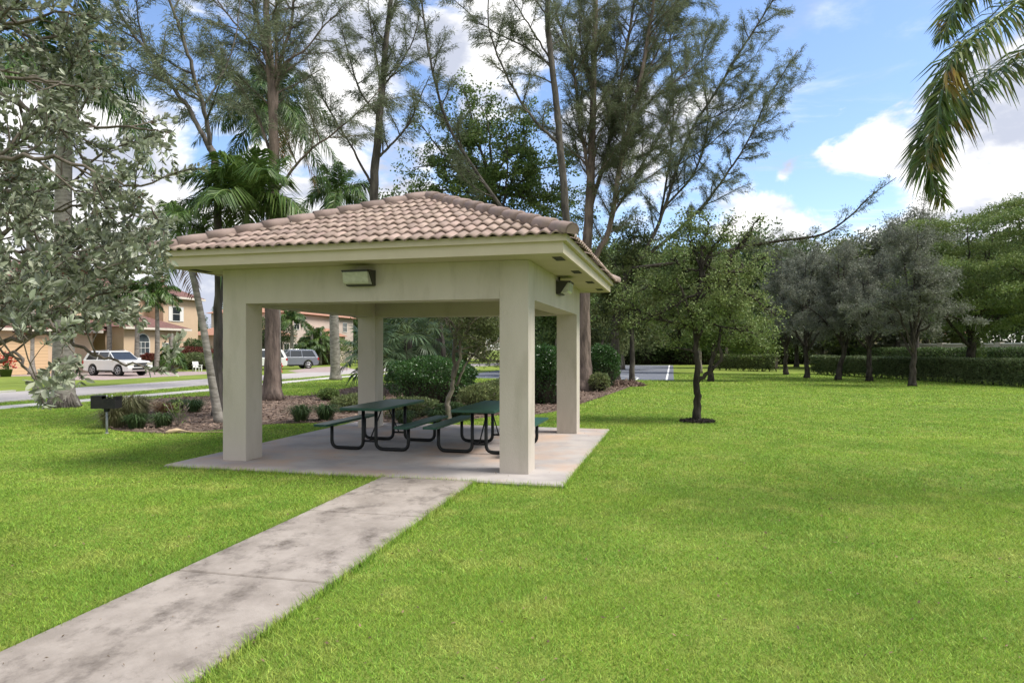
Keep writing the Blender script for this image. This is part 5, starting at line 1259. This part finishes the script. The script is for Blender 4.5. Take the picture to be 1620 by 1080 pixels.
for k_,(px,py) in enumerate([(9,596),(-8,588)]):
    g=G(px,py); t=thing('flower_pot','dark pot of red flowers at the left corner of the tan garage' if k_==0 else 'second pot of red flowers at the far left edge','flower pot',g)
    mb=MB(); mb.lathe([(.0,0),(.28,0),(.38,.5),(.4,.5),(.36,.46),(0,.46)],tuple(g),14); mb.build('pot',M['leaf_dark'],t); rng=np.random.default_rng(k_+4); lf=MB(); leaves(lf,rng,g+UP*.7+rng.normal(0,.15,(12,3)),12,.12,.14,.08); lf.build('foliage',M['leaf_dark'],t); lf=MB(); leaves(lf,rng,g+UP*1.05+rng.normal(0,.2,(14,3)),14,.12,.16,.12); lf.build('flowers',M['red'],t)
# house plants
def hsh(label,t0,dep,rx,ry,h,seed,lm='leaf_olive',n=4500,T_=ha): shrub('garden_shrub',label,T_(t0,dep),(rx,ry,h),n,seed,lm,.16,.08,'shrub','garden shrubs of the houses',inner=.4)
hsh('rounded yellow green hedge bush right of the white car',10.2,-3.6,1.9,1.5,1.35,401)
hsh('yellow green hedge bush in the middle of the hedge by the tan house',13.2,-3.2,1.9,1.5,1.35,402)
hsh('yellow green hedge bush at the right end of the hedge next to the white chair',16.0,-2.6,1.8,1.4,1.4,403)
hsh('reddish leaved shrub under the arched window of the tan house',8.2,-1.0,1.5,.8,1.3,404,'redleaf')
hsh('reddish leaved shrub behind the hedge of the tan house',12.5,-1.2,2.6,.9,1.9,405,'redleaf')
hsh('dark green shrub against the two storey wall of the tan house',15.2,.6,1.5,1.0,2.6,406,'leaf_dark')
hB2=lambda t0,dep: TB(t0,dep,0)
hsh('big light green bush beside the silver car',-1.5,-4.5,3.2,2.0,3.1,407,'leaf_bright',9000,hB2)
hsh('dark green bush against the pinkish house wall',2.5,-1.0,1.6,1.2,4.0,408,'leaf_mid',4500,hB2)
hsh('tall dark green bush behind the silver car',-8.0,-2.0,2.4,1.6,5.0,409,'leaf_dark',9000,hB2)
hsh('dark green bush behind the royal palm trunk on the verge',6.5,-6.0,1.6,1.2,2.2,410,'leaf_dark',4500,hB2)
def hpalm(label,px,Y,ctop,seed,fl=2.0,lm='frond'):
    b=np.array([(px-810)/F*Y,Y,0]); return palm('garden_palm',label,b,[b,P(px+1,530,Y),P(px,ctop+12,Y)],.2,.12,fl,.6,13,seed,lm,30,.09,.7,'garden palms of the houses',.5,plum=.6)
hpalm('left garden palm in front of the tan house entrance',172,50,475,61,2.2)
hpalm('middle garden palm in front of the arched window of the tan house',216,50,462,62,2.2)
hpalm('right garden palm in front of the tan house wing, fronds over its window',248,51,462,63,2.3,'frond_b')
hpalm('short bushy palm at the corner of the tan house wing',270,52,540,64,1.6,'frond_b')
hpalm('garden palm behind the silver car',461,68,500,65,2.4)
hpalm('left of the two slim palms in front of the pinkish house',492,72,528,66,2.6)
hpalm('right of the two slim palms in front of the pinkish house',506,73,516,67,2.8,'frond_b')

# ------------------------------------------------------------------ grass
def lawn_blades():
    rng=np.random.default_rng(99); mb=MB(); slab=[pav(-.02,-.02,0),pav(S+.02,-.02,0),pav(S+.02,S+.02,0),pav(-.02,S+.02,0)]
    path=[wk(-.3,.0,0),wk(-.6,WW-.0,0),wk(J[-1],WW,0),wk(J[-1],0,0)]
    cA=[ct(0,0),ct(14.2,0),ct(14.2,36),ct(0,36)]
    rd=[(x+ (0.12),y) for x,y in road_n]+[(x-.1,y) for x,y in road_f[::-1]]
    rings=[(2.4,5.2,13500,.0062,.026),(5.2,8.5,7000,.0085,.028),(8.5,13,3100,.012,.030),(13,20,1200,.019,.035),(20,32,360,.034,.04),(32,48,95,.06,.045)]
    for y0,y1,dn,w_,h_ in rings:
        xm=y1*.88+2.6; n=int(dn*2*xm*(y1-y0)); x=rng.uniform(-xm,xm,n); y=rng.uniform(y0,y1,n)
        ok=np.abs(x)<y*.86+2.4
        for pl_ in (slab,path): ok&=~inpoly(x,y,pl_)
        if y1>12: ok&=~inpoly(x,y,bed)
        if y1>19: ok&=~inpoly(x,y,rd)&~inpoly(x,y,swp)
        if y1>30: ok&=~inpoly(x,y,cA)&~((x<-18))
        x,y=x[ok],y[ok]; n=len(x)
        hv=.75+.5*(.5+.5*np.sin(x*2.3+1.7*np.sin(y*1.1))*np.cos(y*1.9+np.sin(x*.9)))
        a=rng.uniform(0,2*PI,n); h=h_*rng.uniform(.45,1.25,n)*hv; lean=rng.uniform(.3,1.7,n)*h; la=rng.uniform(0,2*PI,n)
        b=np.stack([x,y,np.zeros(n)-.002],1); s=np.stack([np.cos(a),np.sin(a),0*a],1)*(w_*rng.uniform(.6,1.2,n))[:,None]*.5
        tip=b+np.stack([np.cos(la)*lean,np.sin(la)*lean,h],1)
        v=np.stack([b+s,tip,b-s],1); mb.add(v.reshape(-1,3),np.arange(n*3).reshape(-1,3))
    # ragged longer blades creeping over slab and path edges
    def edge(p0,p1,out,n):
        t_=rng.random(n)[:,None]; b=np.asarray(p0)*(1-t_)+np.asarray(p1)*t_+np.asarray(out)*rng.uniform(0,.05,n)[:,None]; b[:,2]=0
        a=rng.uniform(0,2*PI,n); s=np.stack([np.cos(a),np.sin(a),0*a],1)*.0035; l=rng.uniform(.05,.10,n); la=rng.normal(0,1,(n,3))*.5-np.asarray(out)*rng.uniform(0,.9,n)[:,None]
        tip=b+la*l[:,None]*.7; tip[:,2]=l*rng.uniform(.5,1,n)+.01
        v=np.stack([b+s,tip,b-s],1); mb.add(v.reshape(-1,3),np.arange(n*3).reshape(-1,3))
    edge(pav(0,0,0),pav(S,0,0),-VD,2600); edge(pav(0,0,0),pav(0,S,0),UD,2600); edge(pav(S,0,0),pav(S,S,0),-UD,1500)
    edge(wk(0,0,0),wk(J[-1],0,0),nw,4500); edge(wk(0,WW,0),wk(J[-1],WW,0),-nw,5500)
    o=mb.build('grass',M['blade']); struct(o,'stuff','short bright green lawn grass','grass'); print('grass faces',len(o.data.polygons))
lawn_blades()
# leaf litter and grit on the path and slab
mb=MB(); rng=np.random.default_rng(12); n=260
s=rng.uniform(0,J[-2],n); a=rng.uniform(.03,WW-.03,n); p=np.array([wk(s[i],a[i],.046) for i in range(n)]); dd=rdir(rng,n); dd[:,2]*=.1
leafquads(mb,p,dd,rdir(rng,n,2.5),rng.uniform(.008,.03,n),rng.uniform(.004,.012,n))
n=120; p=np.array([pav(rng.uniform(.1,S-.1),rng.uniform(.1,S-.1),ZS+.006) for _ in range(n)]); dd=rdir(rng,n); dd[:,2]*=.1
leafquads(mb,p,dd,rdir(rng,n,2.5),rng.uniform(.01,.04,n),rng.uniform(.004,.015,n))
n=1500; yy=rng.uniform(3.,24,n); xx=rng.uniform(-.85,.85,n)*yy
p=np.stack([xx,yy,rng.uniform(.015,.035,n)],1); dd=rdir(rng,n); dd[:,2]*=.3
leafquads(mb,p,dd,rdir(rng,n,1.5),rng.uniform(.02,.05,n),rng.uniform(.01,.02,n))
struct(mb.build('leaf_litter',M['litter']),'stuff','scattered specks of dry leaf litter on the concrete and lawn','leaf litter')
for o in bpy.data.objects:
    if '_o' in o.keys(): del o['_o']
for m in bpy.data.materials:
    if 'x' in m.keys(): del m['x']
